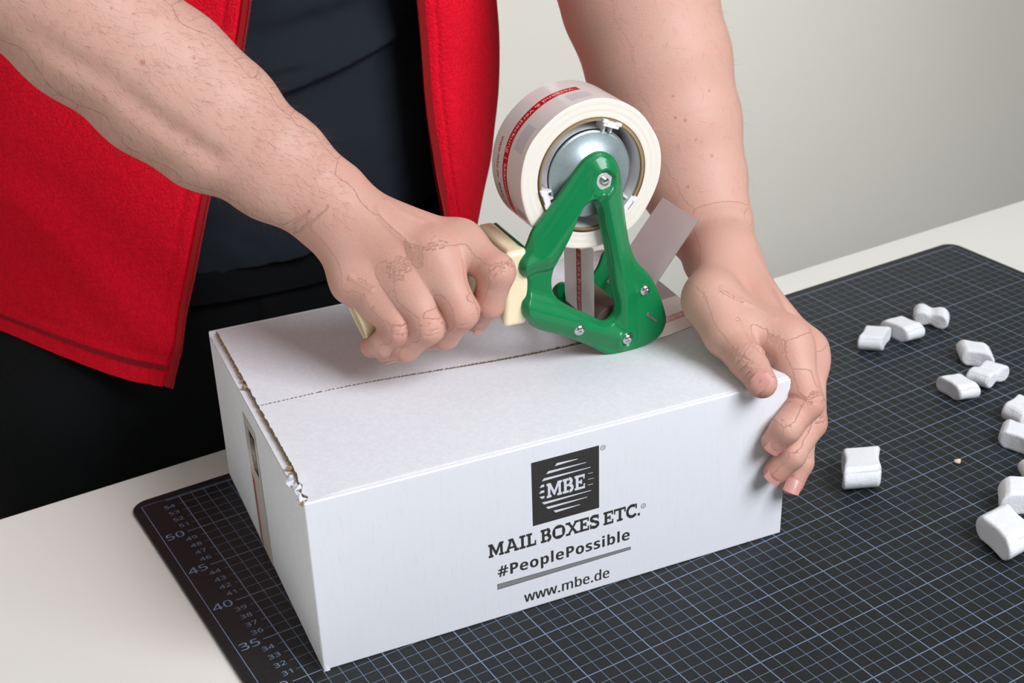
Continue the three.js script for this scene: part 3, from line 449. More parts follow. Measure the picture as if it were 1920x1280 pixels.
  part('roller', lathe([[0, 0], [1.3, 0], [1.42, 0.1], [1.42, 4.9], [1.3, 5.0], [0, 5.0]], 48).translate(0.2655, 0.1435, -0.158), M.rubber, t, 'brown rubber pressure roller');
  part('guide_pin', hub(0.0035, 0.056, 0.2318, 0.152, -0.13), M.steel, t);
  // white plastic flap that presses the tape down
  part('wiper_flap', sheet((u, v) => { const q = v * 7.55, x = 28.6 + q * 0.625, y = 15.3 + q * 0.79 + 0.12 * Math.sin(v * 3); return V(x, lerp(10.25, 15.5, u), y); }, 12, 24, 0.0007), M.flap, t, 'thin white plastic flap above the blade');

  // the roll of tape
  const r = thing('tape_roll', 'thick roll of white printed packing tape mounted in the green dispenser', 'tape roll');
  const R0 = 5.38, wob = (a) => 0.035 * Math.sin(a * 5 + 1) + 0.03 * Math.sin(a * 9) * Math.sin(a * 2);
  {
    const pos = [], idx = [], uv = [], n = 180; const prof = [[4.13, -0.0], [4.3, 0.012], [4.5, 0.0], [4.7, 0.015], [4.95, 0.003], [5.15, 0.014], [5.3, 0.004], [5.38, -0.03], [5.38, -4.97], [5.3, -5], [4.13, -5]];
    for (let i = 0; i <= n; i++) for (const [rr, z] of prof) { const a = i / n * 2 * Math.PI, q = rr > 5.2 ? rr + wob(a) * (z < -4 ? 0.4 : 1) : rr; pos.push(q * Math.cos(a) / 100, q * Math.sin(a) / 100, z / 100); uv.push(i / n, 1 + z / 5); }
    for (let i = 0; i < n; i++) for (let j = 0; j < prof.length - 1; j++) { const a = i * prof.length + j, b = a + prof.length; idx.push(a, a + 1, b, b, a + 1, b + 1); }
    const sideIdx = [], bandIdx = []; for (let q = 0; q < idx.length; q += 6) { const j = (q / 6) % (prof.length - 1); (j === 7 ? bandIdx : sideIdx).push(...idx.slice(q, q + 6)); }
    const make = (ix) => { const g = new THREE.BufferGeometry(); g.setAttribute('position', new THREE.Float32BufferAttribute(pos, 3)); g.setAttribute('uv', new THREE.Float32BufferAttribute(uv, 2)); g.setIndex(ix); const f = g.toNonIndexed(); f.computeVertexNormals(); return f; };
    const smoothN = (g) => { const p = g.attributes.position, nn = g.attributes.normal; for (let i = 0; i < p.count; i++) { const l = Math.hypot(p.getX(i), p.getY(i)); nn.setXYZ(i, p.getX(i) / l, p.getY(i) / l, 0); } return g; };
    const rings = dataTexture(256, (x, y) => { const v = 0.93 + 0.05 * tileNoise(0.3, y * 1.0 % 1, 40) + 0.02 * tileNoise(x, y, 20); return [v, v * 0.975, v * 0.93]; }, true);
    part('tape_side', make(sideIdx).translate(AX, AY, -0.107), std({ color: 0xe8e2d6, roughness: 0.6 }), r, 'cream side of the wound tape');
    part('printed_surface', smoothN(make(bandIdx)).translate(AX, AY, -0.107), phys({ map: tapePrint(21, 33.8, 8.1), roughness: 0.3, clearcoat: 0.5, clearcoatRoughness: 0.12 }), r, 'glossy outside with red printed band');
  }
  part('cardboard_core', lathe([[3.86, 0.03], [4.13, 0.03], [4.13, -5.0], [3.86, -5.0], [3.86, 0.03]]).translate(AX, AY, -0.107), M.cardCore, r, 'brown cardboard core');
  const web = sheet((u, v) => { const s = v * 10.2, b = lerp(10.75, 15.65, u); const pts = [[24.0, 20.72], [24.7, 20.7], [24.98, 20.6], [25.03, 20.3], [25.04, 19], [25.06, 17], [25.08, 15], [25.3, 13.9], [26.0, 13.05], [26.7, 12.95]]; const [x, y] = spline(pts, v); return V(x, b, y); }, 8, 60, 0.0001);
  { const uv = web.attributes.uv, n = 9 * 61; for (let i = 0; i < uv.count; i++) { const k = i % n; uv.setXY(i, Math.floor(k / 9) / 60, (k % 9) / 8); } }
  part('tape_web', web, phys({ color: 0xffffff, side: THREE.DoubleSide, map: canvasTexture(1024, 420, (ctx, w, h) => { ctx.fillStyle = '#f6f2f0'; ctx.fillRect(0, 0, w, h); ctx.fillStyle = '#c8252c'; ctx.fillRect(0, h * 0.42, w, h * 0.155); ctx.fillStyle = '#f3dcd8'; ctx.font = 'bold 44px sans-serif'; ctx.save(); ctx.translate(w * 0.02, h * 0.53); fitText(ctx, 'k | Mikrologistik | Verpackung & Versand', 0, 0, w * 0.96); ctx.restore(); }), roughness: 0.7, transmission: 0.5, thickness: 0 }), r, 'tape running down to the roller with a red stripe');
}
// ---------------------------------------------------------------- the person
// A limb is a chain of tapered bones (cm): [from, to, radius, radius, side, widening]; widening stretches the section along "side".
const sub = (a, b) => [a[0] - b[0], a[1] - b[1], a[2] - b[2]], dot = (a, b) => a[0] * b[0] + a[1] * b[1] + a[2] * b[2], unit = (a) => { const l = Math.hypot(...a) || 1; return [a[0] / l, a[1] / l, a[2] / l]; };
function bone(p, q, rp, rq, side, wp = 1, wq = wp) {
  const d = sub(q, p), l2 = dot(d, d) || 1e-9, s = side ? (() => { const k = dot(side, d) / l2; return unit([side[0] - d[0] * k, side[1] - d[1] * k, side[2] - d[2] * k]); })() : null;
  return (x, y, z) => {
    const ax = x - p[0], ay = y - p[1], az = z - p[2], h = clamp((ax * d[0] + ay * d[1] + az * d[2]) / l2);
    let vx = ax - d[0] * h, vy = ay - d[1] * h, vz = az - d[2] * h;
    if (s) { const w = wp + (wq - wp) * h, k = (vx * s[0] + vy * s[1] + vz * s[2]) * (1 - 1 / w); vx -= s[0] * k; vy -= s[1] * k; vz -= s[2] * k; }
    return Math.sqrt(vx * vx + vy * vy + vz * vz) - (rp + (rq - rp) * h);
  };
}
const chain = (list, k) => (x, y, z) => { let d = 1e3; for (const f of list) d = smin(d, f(x, y, z), k); return d; };
function limb({ core, coreK, fingers, fingerK, marks }) {            // -> field plus a local, pruned version for the mesher
  const make = (C, F, D) => (x, y, z) => {
    let p = 1e3; for (const f of C) p = smin(p, f(x, y, z), coreK);
    let Q = 1e3, T = 1e3; for (const g of F) { let q = 1e3; for (const f of g.bones) q = smin(q, f(x, y, z), g.k ?? 0.35); if (g.thumb) T = q; else Q = smin(Q, q, 0.1); }
    let d = smin(smin(p, Q, fingerK), T, 0.6);
    if (d < 1 && d > -1) for (const m of D) d += m(x, y, z); return d;
  };
  const all = make(core, fingers, marks.map((m) => m.f));
  const local = (x, y, z, reach) => {
    const R = reach + 2.6, C = core.filter((f) => f(x, y, z) < R), F = fingers.filter((g) => g.bones.some((f) => f(x, y, z) < R));
    if (!C.length && !F.length) return null;
    return make(C, F, marks.filter((m) => Math.hypot(x - m.c[0], y - m.c[1], z - m.c[2]) < m.r + reach).map((m) => m.f));
  };
  return { all, local };
}
// surface marks: a crease or a ridge (depth < 0) along a path, and rows of skin folds over a joint
function groove(pts, depth, width) {
  const n = pts.length, c = [0, 1, 2].map((k) => pts.reduce((s, p) => s + p[k], 0) / n), r = Math.max(...pts.map((p) => Math.hypot(...sub(p, c)))) + width * 3;
  return { c, r, f: (x, y, z) => { let m = 9; for (let i = 0; i + 1 < n; i++) { const p = pts[i], d = sub(pts[i + 1], p), a = [x - p[0], y - p[1], z - p[2]], h = clamp(dot(a, d) / (dot(d, d) || 1e-9)); m = Math.min(m, Math.hypot(a[0] - d[0] * h, a[1] - d[1] * h, a[2] - d[2] * h)); } return m < width * 3 ? depth * Math.exp(-((m / width) ** 2)) : 0; } };
}
function folds(c, dir, dorsal, R, offsets, depth, width) {
  const n = unit(dir), o = unit(dorsal);
  return { c, r: R, f: (x, y, z) => { const a = [x - c[0], y - c[1], z - c[2]], l = Math.hypot(...a); if (l > R) return 0; const s = dot(a, n) + 0.06 * Math.sin(9 * (a[0] + a[1] - a[2])), m = smooth(0.1, 0.6, dot(a, o) / (l || 1)) * smooth(R, R * 0.6, l); let t = 0; for (const q of offsets) t += Math.exp(-(((s - q) / width) ** 2)); return depth * m * t; } };
}
const FACE = [-0.42, 0.48, 0.77];                                    // towards the viewer's side of the table
const across = (p, q) => { const d = sub(q, p); return unit([d[1] * FACE[2] - d[2] * FACE[1], d[2] * FACE[0] - d[0] * FACE[2], d[0] * FACE[1] - d[1] * FACE[0]]); };
function forearm(list) {                                             // [[point, half width, widening]...] -> bones whose broad side faces the viewer
  const out = []; for (let i = 0; i + 1 < list.length; i++) { const [p, r, w] = list[i], [q, r2, w2] = list[i + 1]; out.push(bone(p, q, r / w, r2 / w2, across(p, q), w, w2)); } return out;
}
const tint = [];                                                     // [point, radius, strength] of redder skin
// --- left hand of the person (at the right end of the carton)
const L = {};
for (const [k, v] of Object.entries({
  W: [36.9, 12.8, 16.8], F1: [37.6, 16, 18.2], F2: [37.8, 18.7, 20.75], F3: [37.6, 21.3, 24.4], F4: [37.5, 24, 28.9], F5: [37.1, 26.5, 33.5], F6: [36.7, 29, 37.6], E: [36.4, 31.5, 41], U: [31.5, 37, 52],
  cmc: [32.9, 7.6, 16.2], tm: [32.35, 4.5, 14.75], ti: [32.3, 1.5, 14.15], tt: [31.98, -0.75, 13.65],
  im: [36.5, 3.2, 13.9], ip: [35.95, -0.35, 10.95], id: [33.9, -1.15, 9.75], it: [33.2, -0.86, 8.75],
  mm: [39.6, 4.9, 11.9], mp: [37.0, 0.3, 8.7], md: [34.55, -1.05, 7.4], mt: [33.5, -0.88, 6.2],
  rm: [39.7, 6.8, 9.9], rp: [37.6, 2.0, 6.9], rd: [36.2, 0.1, 5.7], rt: [35.25, -0.45, 4.5], lm: [38.2, 8.0, 8.2], lp: [38.0, 4.6, 6.0], ld: [37.0, 3.4, 4.6], lt: [36.0, 3.0, 3.8],
})) L[k] = P(...v);
const mid = (p, q, t) => [lerp(p[0], q[0], t), lerp(p[1], q[1], t), lerp(p[2], q[2], t)], web = (H, i, j, t, r) => bone(mid(H[i + 'm'], H[i + 'p'], t), mid(H[j + 'm'], H[j + 'p'], t), r, r);
const leftField = limb({
  coreK: 1.5, fingerK: 1.1,
  core: [...forearm([[L.W, 2.85, 1.3], [L.F1, 3.05, 1.3], [L.F2, 3.9, 1.25], [L.F3, 4.9, 1.2], [L.F4, 5.45, 1.15], [L.F5, 5.85, 1.15], [L.F6, 5.9, 1.15], [L.E, 5.2, 1.1], [L.U, 5.2, 1.05]]),
    bone(L.W, L.im, 1.75, 1.2), bone(L.W, L.mm, 1.8, 1.2), bone(L.W, L.rm, 1.7, 1.15), bone(L.W, L.lm, 1.6, 1.05), bone(L.W, L.cmc, 1.75, 1.75), bone(L.cmc, L.tm, 1.7, 1.45), bone(L.cmc, L.im, 1.3, 1.2), bone(mid(L.cmc, L.tm, 0.7), L.im, 1.0, 1.1), web(L, 'i', 'm', 0.2, 1.0), web(L, 'm', 'r', 0.2, 0.95), web(L, 'r', 'l', 0.2, 0.9)],
  fingers: [
    { thumb: true, bones: [bone(L.tm, L.ti, 1.4, 1.28), bone(L.ti, L.tt, 1.26, 1.04)] },
    { bones: [bone(L.im, L.ip, 1.62, 1.36), bone(L.ip, L.id, 1.2, 1.04), bone(L.id, L.it, 1.04, 0.9)] },
    { bones: [bone(L.mm, L.mp, 1.35, 1.16), bone(L.mp, L.md, 1.14, 1.02), bone(L.md, L.mt, 1.02, 0.88)] },
    { bones: [bone(L.rm, L.rp, 1.25, 1.1), bone(L.rp, L.rd, 1.06, 0.96), bone(L.rd, L.rt, 0.96, 0.86)] },
    { bones: [bone(L.lm, L.lp, 1.0, 0.85), bone(L.lp, L.ld, 0.82, 0.74), bone(L.ld, L.lt, 0.74, 0.66)] }],
  marks: [
    folds(L.ti, sub(L.tt, L.tm), [-0.3, 0.8, 0.6], 1.9, [-0.5, -0.25, 0, 0.22, 0.42], 0.03, 0.055),
    folds(L.ip, sub(L.id, L.im), [0.6, 0.1, 0.8], 1.7, [-0.3, -0.05, 0.2, 0.45], 0.03, 0.055), folds(L.mp, sub(L.md, L.mm), [0.7, 0, 0.7], 1.7, [-0.3, 0, 0.25], 0.03, 0.055),
    folds(L.id, sub(L.it, L.ip), [0.2, -0.2, 0.9], 1.4, [-0.15, 0.05], 0.035, 0.05), folds(L.md, sub(L.mt, L.mp), [0.2, -0.2, 0.9], 1.4, [-0.15, 0.05], 0.035, 0.05),
    folds(L.cmc, [0.3, -0.9, 0.6], [-0.3, 0.7, 0.7], 2.6, [-0.7, -0.4, 0, 0.35, 0.7], 0.03, 0.08),
    groove([[32.85, 16.19, -3.76], [32.73, 15.79, -2.94], [32.5, 15.5, -1.6], [32.9, 15.07, -0.8]], 0.16, 0.2), groove([[33.3, 14.6, -0.9], [34.57, 13.22, -1.99]], 0.2, 0.25),
    ...[[[31.09, 14.66, -1.11], [31.4, 15.01, -0.86], [31.65, 14.93, -0.18]], [[31.01, 14.2, -0.66], [31.43, 14.82, -0.32], [31.88, 14.85, 0.36]], [[31.05, 14.22, 0.05], [31.47, 14.7, 0.27], [32.08, 14.76, 0.7]], [[33.31, 10.7, 1.35], [33.1, 10.95, 1.1]],
      [[36.66, 9.35, 0.75], [37.55, 9.29, 0.65]], [[35.96, 9.6, 1.2], [37.68, 9.5, 0.35]], [[35.6, 11.9, 1.3], [37.06, 11.46, 0.99]], [[35.34, 11.6, 1.45], [36.7, 11.34, 1.45]]].map((q) => groove(q, 0.055, 0.09)),
    groove([[34.59, 11.36, -0.21], [34.81, 11.81, 0.58], [35.13, 11.79, 1.13]], 0.16, 0.16),
    ...[[[34.7, 15.41, -2.97], [34.5, 14.74, -2.6]], [[34.99, 15.49, -2.85], [34.72, 14.52, -2.2]], [[35.23, 15.41, -2.51], [34.91, 14.31, -1.78]], [[35.51, 15.27, -2.08], [35.19, 14.24, -1.41]]].map((q) => groove(q, 0.012, 0.08)),
    groove([[32.77, 17.72, -5.97], [33.69, 17.09, -5.32], [34.87, 16.36, -4.76], [35.52, 15.9, -3.43]], -0.07, 0.22),
    groove([L.W, L.mm].map((p, i) => [p[0] + 0.4, p[1] + (i ? 1.1 : 1.7), p[2] + 0.5]), -0.08, 0.35)],
});
// --- right hand of the person (on the handle)
const R = {};
for (const [k, v] of Object.entries({
  W: [7.75, 17, 25.1], F1: [4.8, 17.8, 27.9], F2: [1.3, 18.8, 31.2], F3: [-1.55, 19.8, 34.1], F4: [-5.35, 21, 38.3], F5: [-9.0, 22.5, 42.6], E: [-13, 24.5, 46], U: [-11.5, 34, 55],
  cmc: [11.0, 16.4, 22.8], tm: [13.4, 16.3, 20.4], ti: [15.6, 15.6, 18.4], tt: [17.0, 14.9, 16.9],
  im: [15.6, 12.5, 22.3], ip: [16.9, 9.0, 21.2], id: [16.3, 9.4, 18.8], it: [16.0, 11.0, 16.9],
  mm: [13.2, 11.4, 22.4], mp: [14.05, 8.7, 18.95], md: [13.25, 10.1, 16.8], mt: [12.7, 12.0, 15.75],
  rm: [11.15, 12.0, 21.1], rp: [11.75, 9.1, 18.2], rd: [10.45, 10.3, 16.4], rt: [9.6, 11.9, 15.5],
  lm: [9.35, 12.8, 19.9], lp: [10.1, 10.25, 17.85], ld: [9.25, 11.1, 16.6], lt: [8.65, 12.3, 15.9],
  h: [8.1, 13.8, 20.3],
})) R[k] = P(...v);
const rightField = limb({
  coreK: 1.5, fingerK: 1.1,
  core: [...forearm([[R.W, 3.15, 1.45], [R.F1, 3.3, 1.4], [R.F2, 4.3, 1.25], [R.F3, 4.72, 1.2], [R.F4, 4.9, 1.15], [R.F5, 5.05, 1.1], [R.E, 5.0, 1.1], [R.U, 5.2, 1.05]]),
    bone(R.W, R.im, 1.7, 1.25), bone(R.W, R.mm, 1.8, 1.25), bone(R.W, R.rm, 1.8, 1.2), bone(R.W, R.lm, 1.7, 1.1), bone(R.W, R.h, 1.75, 1.15), bone(R.h, R.lm, 1.15, 1.2), bone(R.W, R.cmc, 1.7, 1.5), bone(R.cmc, R.tm, 1.4, 1.2), web(R, 'i', 'm', 0.12, 0.95), web(R, 'm', 'r', 0.3, 1.0), web(R, 'r', 'l', 0.32, 1.0)],
  fingers: [
    { thumb: true, bones: [bone(R.tm, R.ti, 1.2, 1.1), bone(R.ti, R.tt, 1.05, 0.9)] },
    { bones: [bone(R.im, R.ip, 1.4, 1.22), bone(R.ip, R.id, 1.22, 1.1), bone(R.id, R.it, 1.06, 0.88)] },
    { bones: [bone(R.mm, R.mp, 1.42, 1.22), bone(R.mp, R.md, 1.18, 1.05), bone(R.md, R.mt, 1.02, 0.86)] },
    { bones: [bone(R.rm, R.rp, 1.38, 1.2), bone(R.rp, R.rd, 1.12, 1.0), bone(R.rd, R.rt, 0.98, 0.82)] },
    { bones: [bone(R.lm, R.lp, 1.3, 1.1), bone(R.lp, R.ld, 1.04, 0.92), bone(R.ld, R.lt, 0.92, 0.76)] }],
  marks: [
    ...['i', 'm', 'r', 'l'].map((k) => folds(R[k + 'p'], sub(R[k + 'd'], R[k + 'm']), [0.1, 0.1, 1], 1.6, [-0.3, -0.08, 0.15, 0.4], 0.032, 0.05)),
    ...['m', 'r'].map((k) => folds(R[k + 'm'], sub(R[k + 'p'], R.W), [0, 0.7, 0.7], 2.2, [-0.6, -0.3, 0, 0.3, 0.6], 0.022, 0.07)),
    groove([P(-9.8, 17, 39), P(-6, 16.3, 36.15), P(-2.4, 15.8, 32.6), P(0.25, 15.5, 30.2)], 0.28, 0.8),
    groove([[4.4, 24.3, -16], [4.89, 24.68, -15.61], [5.3, 24.96, -15.25], [5.9, 25.5, -14.95]], 0.08, 0.11), groove([[4.9, 23.4, -16.2], [5.16, 23.71, -15.88], [5.54, 24.46, -15.12], [6.13, 25.06, -14.64], [7.01, 25.83, -14.37]], 0.1, 0.12),
    ...[[[13.52, 18.48, -7.62], [14.05, 18.59, -7.45]], [[13.68, 18.05, -7.82], [14.47, 18.03, -7.89]], [[11.38, 18.36, -7.91], [12.14, 18.43, -7.93]], [[11.18, 18.07, -7.99], [12, 18.15, -7.88]], [[9.51, 17.96, -9.25], [10.36, 18.01, -9.1]], [[16.17, 21.91, -8.17], [16.5, 22.12, -8.16], [16.94, 21.95, -7.93]], [[16.08, 21.34, -8.01], [16.47, 21.74, -7.88], [16.95, 21.59, -7.75]]].map((q) => groove(q, 0.055, 0.085)),
    ...[[[9.5, 21.44, -11.21], [10.04, 21.77, -10.86], [10.59, 21.73, -10.33]], [[9.51, 21.19, -10.99], [10.05, 21.55, -10.64], [10.57, 21.52, -10.16]], [[9.68, 20.63, -10.39], [10.26, 20.77, -9.9]], [[12.74, 23.83, -10.61], [13.34, 23.98, -10.77], [13.87, 23.75, -10.52]], [[12.69, 23.55, -10.24], [13.24, 23.7, -10.27], [13.82, 23.47, -10.16]], [[8.12, 20.31, -11.46], [7.92, 19.54, -11.53]], [[8.49, 19.59, -10.85], [8.81, 20.01, -10.75]]].map((q) => groove(q, 0.02, 0.085)),
    groove([[10.29, 25.52, -13.52], [10.42, 24.77, -12.83], [10.88, 24.17, -12.16], [11.62, 23.44, -11.1]], -0.07, 0.22), groove([[11.16, 25.56, -14.18], [11.86, 24.99, -13.25], [12.84, 24.42, -12.51]], -0.09, 0.25), groove([[7.67, 21.34, -12.41], [8.71, 20.71, -11.23]], -0.05, 0.2)],
});
for (const [p, r, s] of [[mid(L.W, L.mm, 0.7), 8, 0.3], [mid(R.W, R.mm, 0.7), 8, 0.26], [L.ti, 1.9, 0.6], [L.tt, 1.6, 0.7], [L.ip, 2.2, 0.8], [L.mp, 2, 0.7], [L.it, 1.6, 0.9], [L.mt, 1.6, 0.9], [L.rt, 1.8, 0.9], [L.im, 2.8, 0.55], [L.mm, 2.6, 0.4], [L.cmc, 2.5, 0.3],
  [R.im, 2.4, 0.55], [R.mm, 2.4, 0.6], [R.rm, 2.2, 0.6], [R.lm, 2.2, 0.5], [R.ip, 2.0, 0.6], [R.mp, 2.0, 0.7], [R.rp, 1.9, 0.7], [R.lp, 1.9, 0.7], [R.id, 2.0, 0.8], [R.md, 1.8, 0.7], [R.rd, 1.8, 0.7], [R.lt, 1.5, 0.8], [R.it, 1.6, 0.9]]) tint.push([p, r, s]);
const moles = [[-3.16, 36.6, -16.06, 0.2], [0.02, 36.44, -16.24, 0.1], [-4.42, 40, -16.64, 0.08], [35.75, 27.97, -18.62, 0.09], [35.58, 26.48, -17.92, 0.1], [36.23, 26.28, -17.52, 0.12], [37.85, 23.62, -16.16, 0.1], [38.6, 28.09, -18.1, 0.07], [35.7, 21.58, -15.95, 0.09], [36.81, 24.87, -16.84, 0.08]];   // x, y, z, size
function colourSkin(g) {
  const p = g.attributes.position, c = new Float32Array(p.count * 3), base = [0.6, 0.362, 0.287], red = [0.55, 0.225, 0.175];
  for (let i = 0; i < p.count; i++) {
    const x = p.getX(i) * 100, y = p.getY(i) * 100, z = p.getZ(i) * 100; let t = 0;
    for (const [q, r, s] of tint) { const d = Math.hypot(x - q[0], y - q[1], z - q[2]) / r; if (d < 1.6) t = Math.max(t, s * Math.exp(-d * d * 1.6)); }
    const n = noise3(x * 0.9, y * 0.9, z * 0.9) - 0.5, m = noise3(x * 4, y * 4, z * 4) - 0.5, f = noise3(x * 11, y * 11, z * 11) - 0.5;
    t = clamp(0.12 + t * 0.8 + n * 0.22 + m * 0.16 + f * 0.12); let k = 1 + n * 0.05 + m * 0.05;
    let mole = 0; for (const q of moles) { const d = Math.hypot(x - q[0], y - q[1], (z - q[2]) * 0.5); if (d < 0.5) mole = Math.max(mole, smooth(q[3] + 0.06, q[3] * 0.4, d)); }
    for (let j = 0; j < 3; j++) c[i * 3 + j] = lerp(base[j], red[j], t) * k * (1 - mole * [0.2, 0.45, 0.55][j]);
  }
  g.setAttribute('color', new THREE.BufferAttribute(c, 3)); return g;
}
// torso under the clothes: joins the two arms
const torsoField = (x, y, z) => { const a = (x - 9) / 16, b = (z + 47) / 9.5, r = (Math.sqrt(a * a + b * b) - 1) * 9.5; const s = Math.max(r, Math.abs(y - 35) - 24); return smin(s, bone(P(-11, 42, 58), P(29, 42, 58), 5, 5)(x, y, z), 4); };
const person = thing('person', 'person in an open red fleece vest, black shirt and trousers, taping the carton shut', 'person');
{
  const gl = meshField(leftField.all, [26, 2.6, -36], [46, 56, 3], 0.1, { local: leftField.local, slack: 1.5 }), gr = meshField(rightField.all, [-20, 14, -38], [20, 57, -6], 0.1, { local: rightField.local, slack: 1.5 });
  const gt = meshField(torsoField, [-18, 8, -60], [36, 66, -32], 0.9, { slack: 2 });
  part('body', colourSkin(mergeGeometries([gl, gr, gt])), M.skin, person);

  // finger nails: curved plates lying in the skin
  const nail = (tip, dir, dorsal, out, w, l) => {
    const f = unit(dir), o0 = unit(dorsal), k = dot(o0, f), o = unit([o0[0] - f[0] * k, o0[1] - f[1] * k, o0[2] - f[2] * k]), s = [f[1] * o[2] - f[2] * o[1], f[2] * o[0] - f[0] * o[2], f[0] * o[1] - f[1] * o[0]];
    const c = [tip[0] + o[0] * out, tip[1] + o[1] * out, tip[2] + o[2] * out];
    const g = sheet((u, v) => { const e = (u - 0.5) * 2, q = v - 0.45, wide = w / 2 * (1 - 0.35 * Math.max(0, 0.25 - v) * 4 * 0.6), drop = 0.28 * w * (1 - Math.sqrt(1 - 0.75 * e * e)) + 0.05 * (1 - v) ** 2, len = (q - 0.1 * e * e * (v < 0.3 ? -1 : 0.55)) * l; const x = [0, 1, 2].map((i) => c[i] + s[i] * e * wide + f[i] * len - o[i] * drop); return new THREE.Vector3(x[0] / 100, x[1] / 100, x[2] / 100); }, 14, 12, 0.0007);
    const n = part('fingernail', g, M.nail, person); return n;
  };
  const nailAt = (F, p, dir, w, l, out = 0.05) => { const e = 0.25, n = [F(p[0] + e, p[1], p[2]) - F(p[0] - e, p[1], p[2]), F(p[0], p[1] + e, p[2]) - F(p[0], p[1] - e, p[2]), F(p[0], p[1], p[2] + e) - F(p[0], p[1], p[2] - e)]; return nail(p, dir, n, out, w, l); };
  nailAt(leftField.all, [31.4, 14.25, 1.3], [0.35, -0.55, 0.75], 1.55, 1.15, 0.05);
  nailAt(leftField.all, [32.85, 8.8, 1.6], sub(L.it, L.id), 1.15, 1.1);
  nailAt(leftField.all, [33.1, 6.35, 1.5], sub(L.mt, L.md), 1.2, 1.2);
  nailAt(leftField.all, [34.94, 4.91, 1.14], sub(L.rt, L.rd), 1.2, 1.3);
  nailAt(rightField.all, [16.1, 16.3, -10.4], sub(R.it, R.id), 1.0, 1.0);
  nail(mid(R.rd, R.rt, 0.8), sub(R.rt, R.rd), [-0.1, -1, 0.2], 0.88, 0.95, 0.95);

  // fine hair on the forearms
  const hairs = [], r = rng(77), up = new THREE.Vector3();
  const grow = (g, keep, dir, count) => {
    const p = g.attributes.position, n = g.attributes.normal; let tries = 0, made = 0;
    while (made < count && tries++ < count * 60) {
      const i = Math.floor(r() * p.count), x = p.getX(i) * 100, y = p.getY(i) * 100, z = p.getZ(i) * 100; if (!keep(x, y, z)) continue; made++;
      const N = [n.getX(i), n.getY(i), n.getZ(i)], j = [r() - 0.5, r() - 0.5, r() - 0.5], f = unit([dir[0] + j[0] * 1.5, dir[1] + j[1] * 1.5, dir[2] + j[2] * 1.5]), len = 0.0045 + 0.0055 * r(), w = 0.00005;
      const sd = unit([N[1] * f[2] - N[2] * f[1], N[2] * f[0] - N[0] * f[2], N[0] * f[1] - N[1] * f[0]]), pts = []; let q = [x / 100, y / 100, z / 100];
      for (let s = 0; s <= 3; s++) { const lift = 0.55 - 0.17 * s, t = w * (1 - s / 3.6); pts.push([q[0] - sd[0] * t, q[1] - sd[1] * t, q[2] - sd[2] * t], [q[0] + sd[0] * t, q[1] + sd[1] * t, q[2] + sd[2] * t]); q = [0, 1, 2].map((k) => q[k] + (f[k] + N[k] * lift) * len / 3); }
      hairs.push(pts);
    }
  };
  grow(gr, (x, y, z) => y > 24.5 && y < 44 && x < 8.5, unit(sub(R.W, R.F3)), 5600); grow(gl, (x, y, z) => y > 19.5 && y < 38, unit(sub(L.W, L.F3)), 800);
  const hp = [], hi = []; hairs.forEach((pts, k) => { pts.forEach((q) => hp.push(...q)); for (let s = 0; s < 3; s++) { const a = k * 8 + s * 2; hi.push(a, a + 1, a + 2, a + 2, a + 1, a + 3); } });
  const hg = new THREE.BufferGeometry(); hg.setAttribute('position', new THREE.Float32BufferAttribute(hp, 3)); hg.setIndex(hi); hg.computeVertexNormals();
  part('arm_hair', hg, M.hair, person, 'fine brown hair on the forearms').userData.kind = 'stuff';

  // --- black shirt with sleeves
  const foldLine = (x, y, [ax, ay], [bx, by], amp, w, soft) => { const dx = bx - ax, dy = by - ay, l = Math.hypot(dx, dy), s = ((x - ax) * -dy + (y - ay) * dx) / l, t = ((x - ax) * dx + (y - ay) * dy) / l / l, m = smooth(-0.15, 0.15, t) * smooth(1.2, 0.8, t); return m * amp * (s > 0 ? Math.exp(-((s / w) ** 2)) : Math.exp(-((s / soft) ** 2))); };
  const shirt = (x, y, z) => {
    const wide = 18.6 + 1.5 * smooth(20, 55, y), deep = 11.9 + 0.8 * Math.exp(-(((y - 20) / 9) ** 2)), a = (x - 9.5) / wide, b = (z + 47.4) / deep;
    let d = (Math.sqrt(a * a + b * b) - 1) * deep; d = Math.max(d, y - 63 + 0.02 * (x - 9.5) ** 2, 13.6 - y + 0.12 * (x - 9)); 
    d = smin(d, bone(P(-6, 44, 57), P(-12.3, 30, 52), 7.4, 6.9)(x, y, z), 3); d = smin(d, bone(P(26, 43, 57), P(29.6, 30, 52), 7.2, 6.9)(x, y, z), 3);
    if (z > -44 && Math.abs(d) < 3) { d -= foldLine(x, y, [8.2, 27.6], [20.5, 30.6], 1.1, 2.6, 0.35); d -= foldLine(x, y, [7, 29.8], [12, 30.2], 0.4, 1.2, 0.4); d -= foldLine(x, y, [9, 33.5], [18, 35], 0.5, 1.6, 0.9); d -= 0.35 * (noise3(x * 0.22, y * 0.3, 4) - 0.5) + 0.12 * (noise3(x * 0.7, y * 0.9, 9) - 0.5); }
    return d;
  };
  part('t_shirt', meshField(shirt, [-22, 11, -62], [40, 66, -20], 0.3, { slack: 2 }), M.shirt, person, 'black cotton shirt');
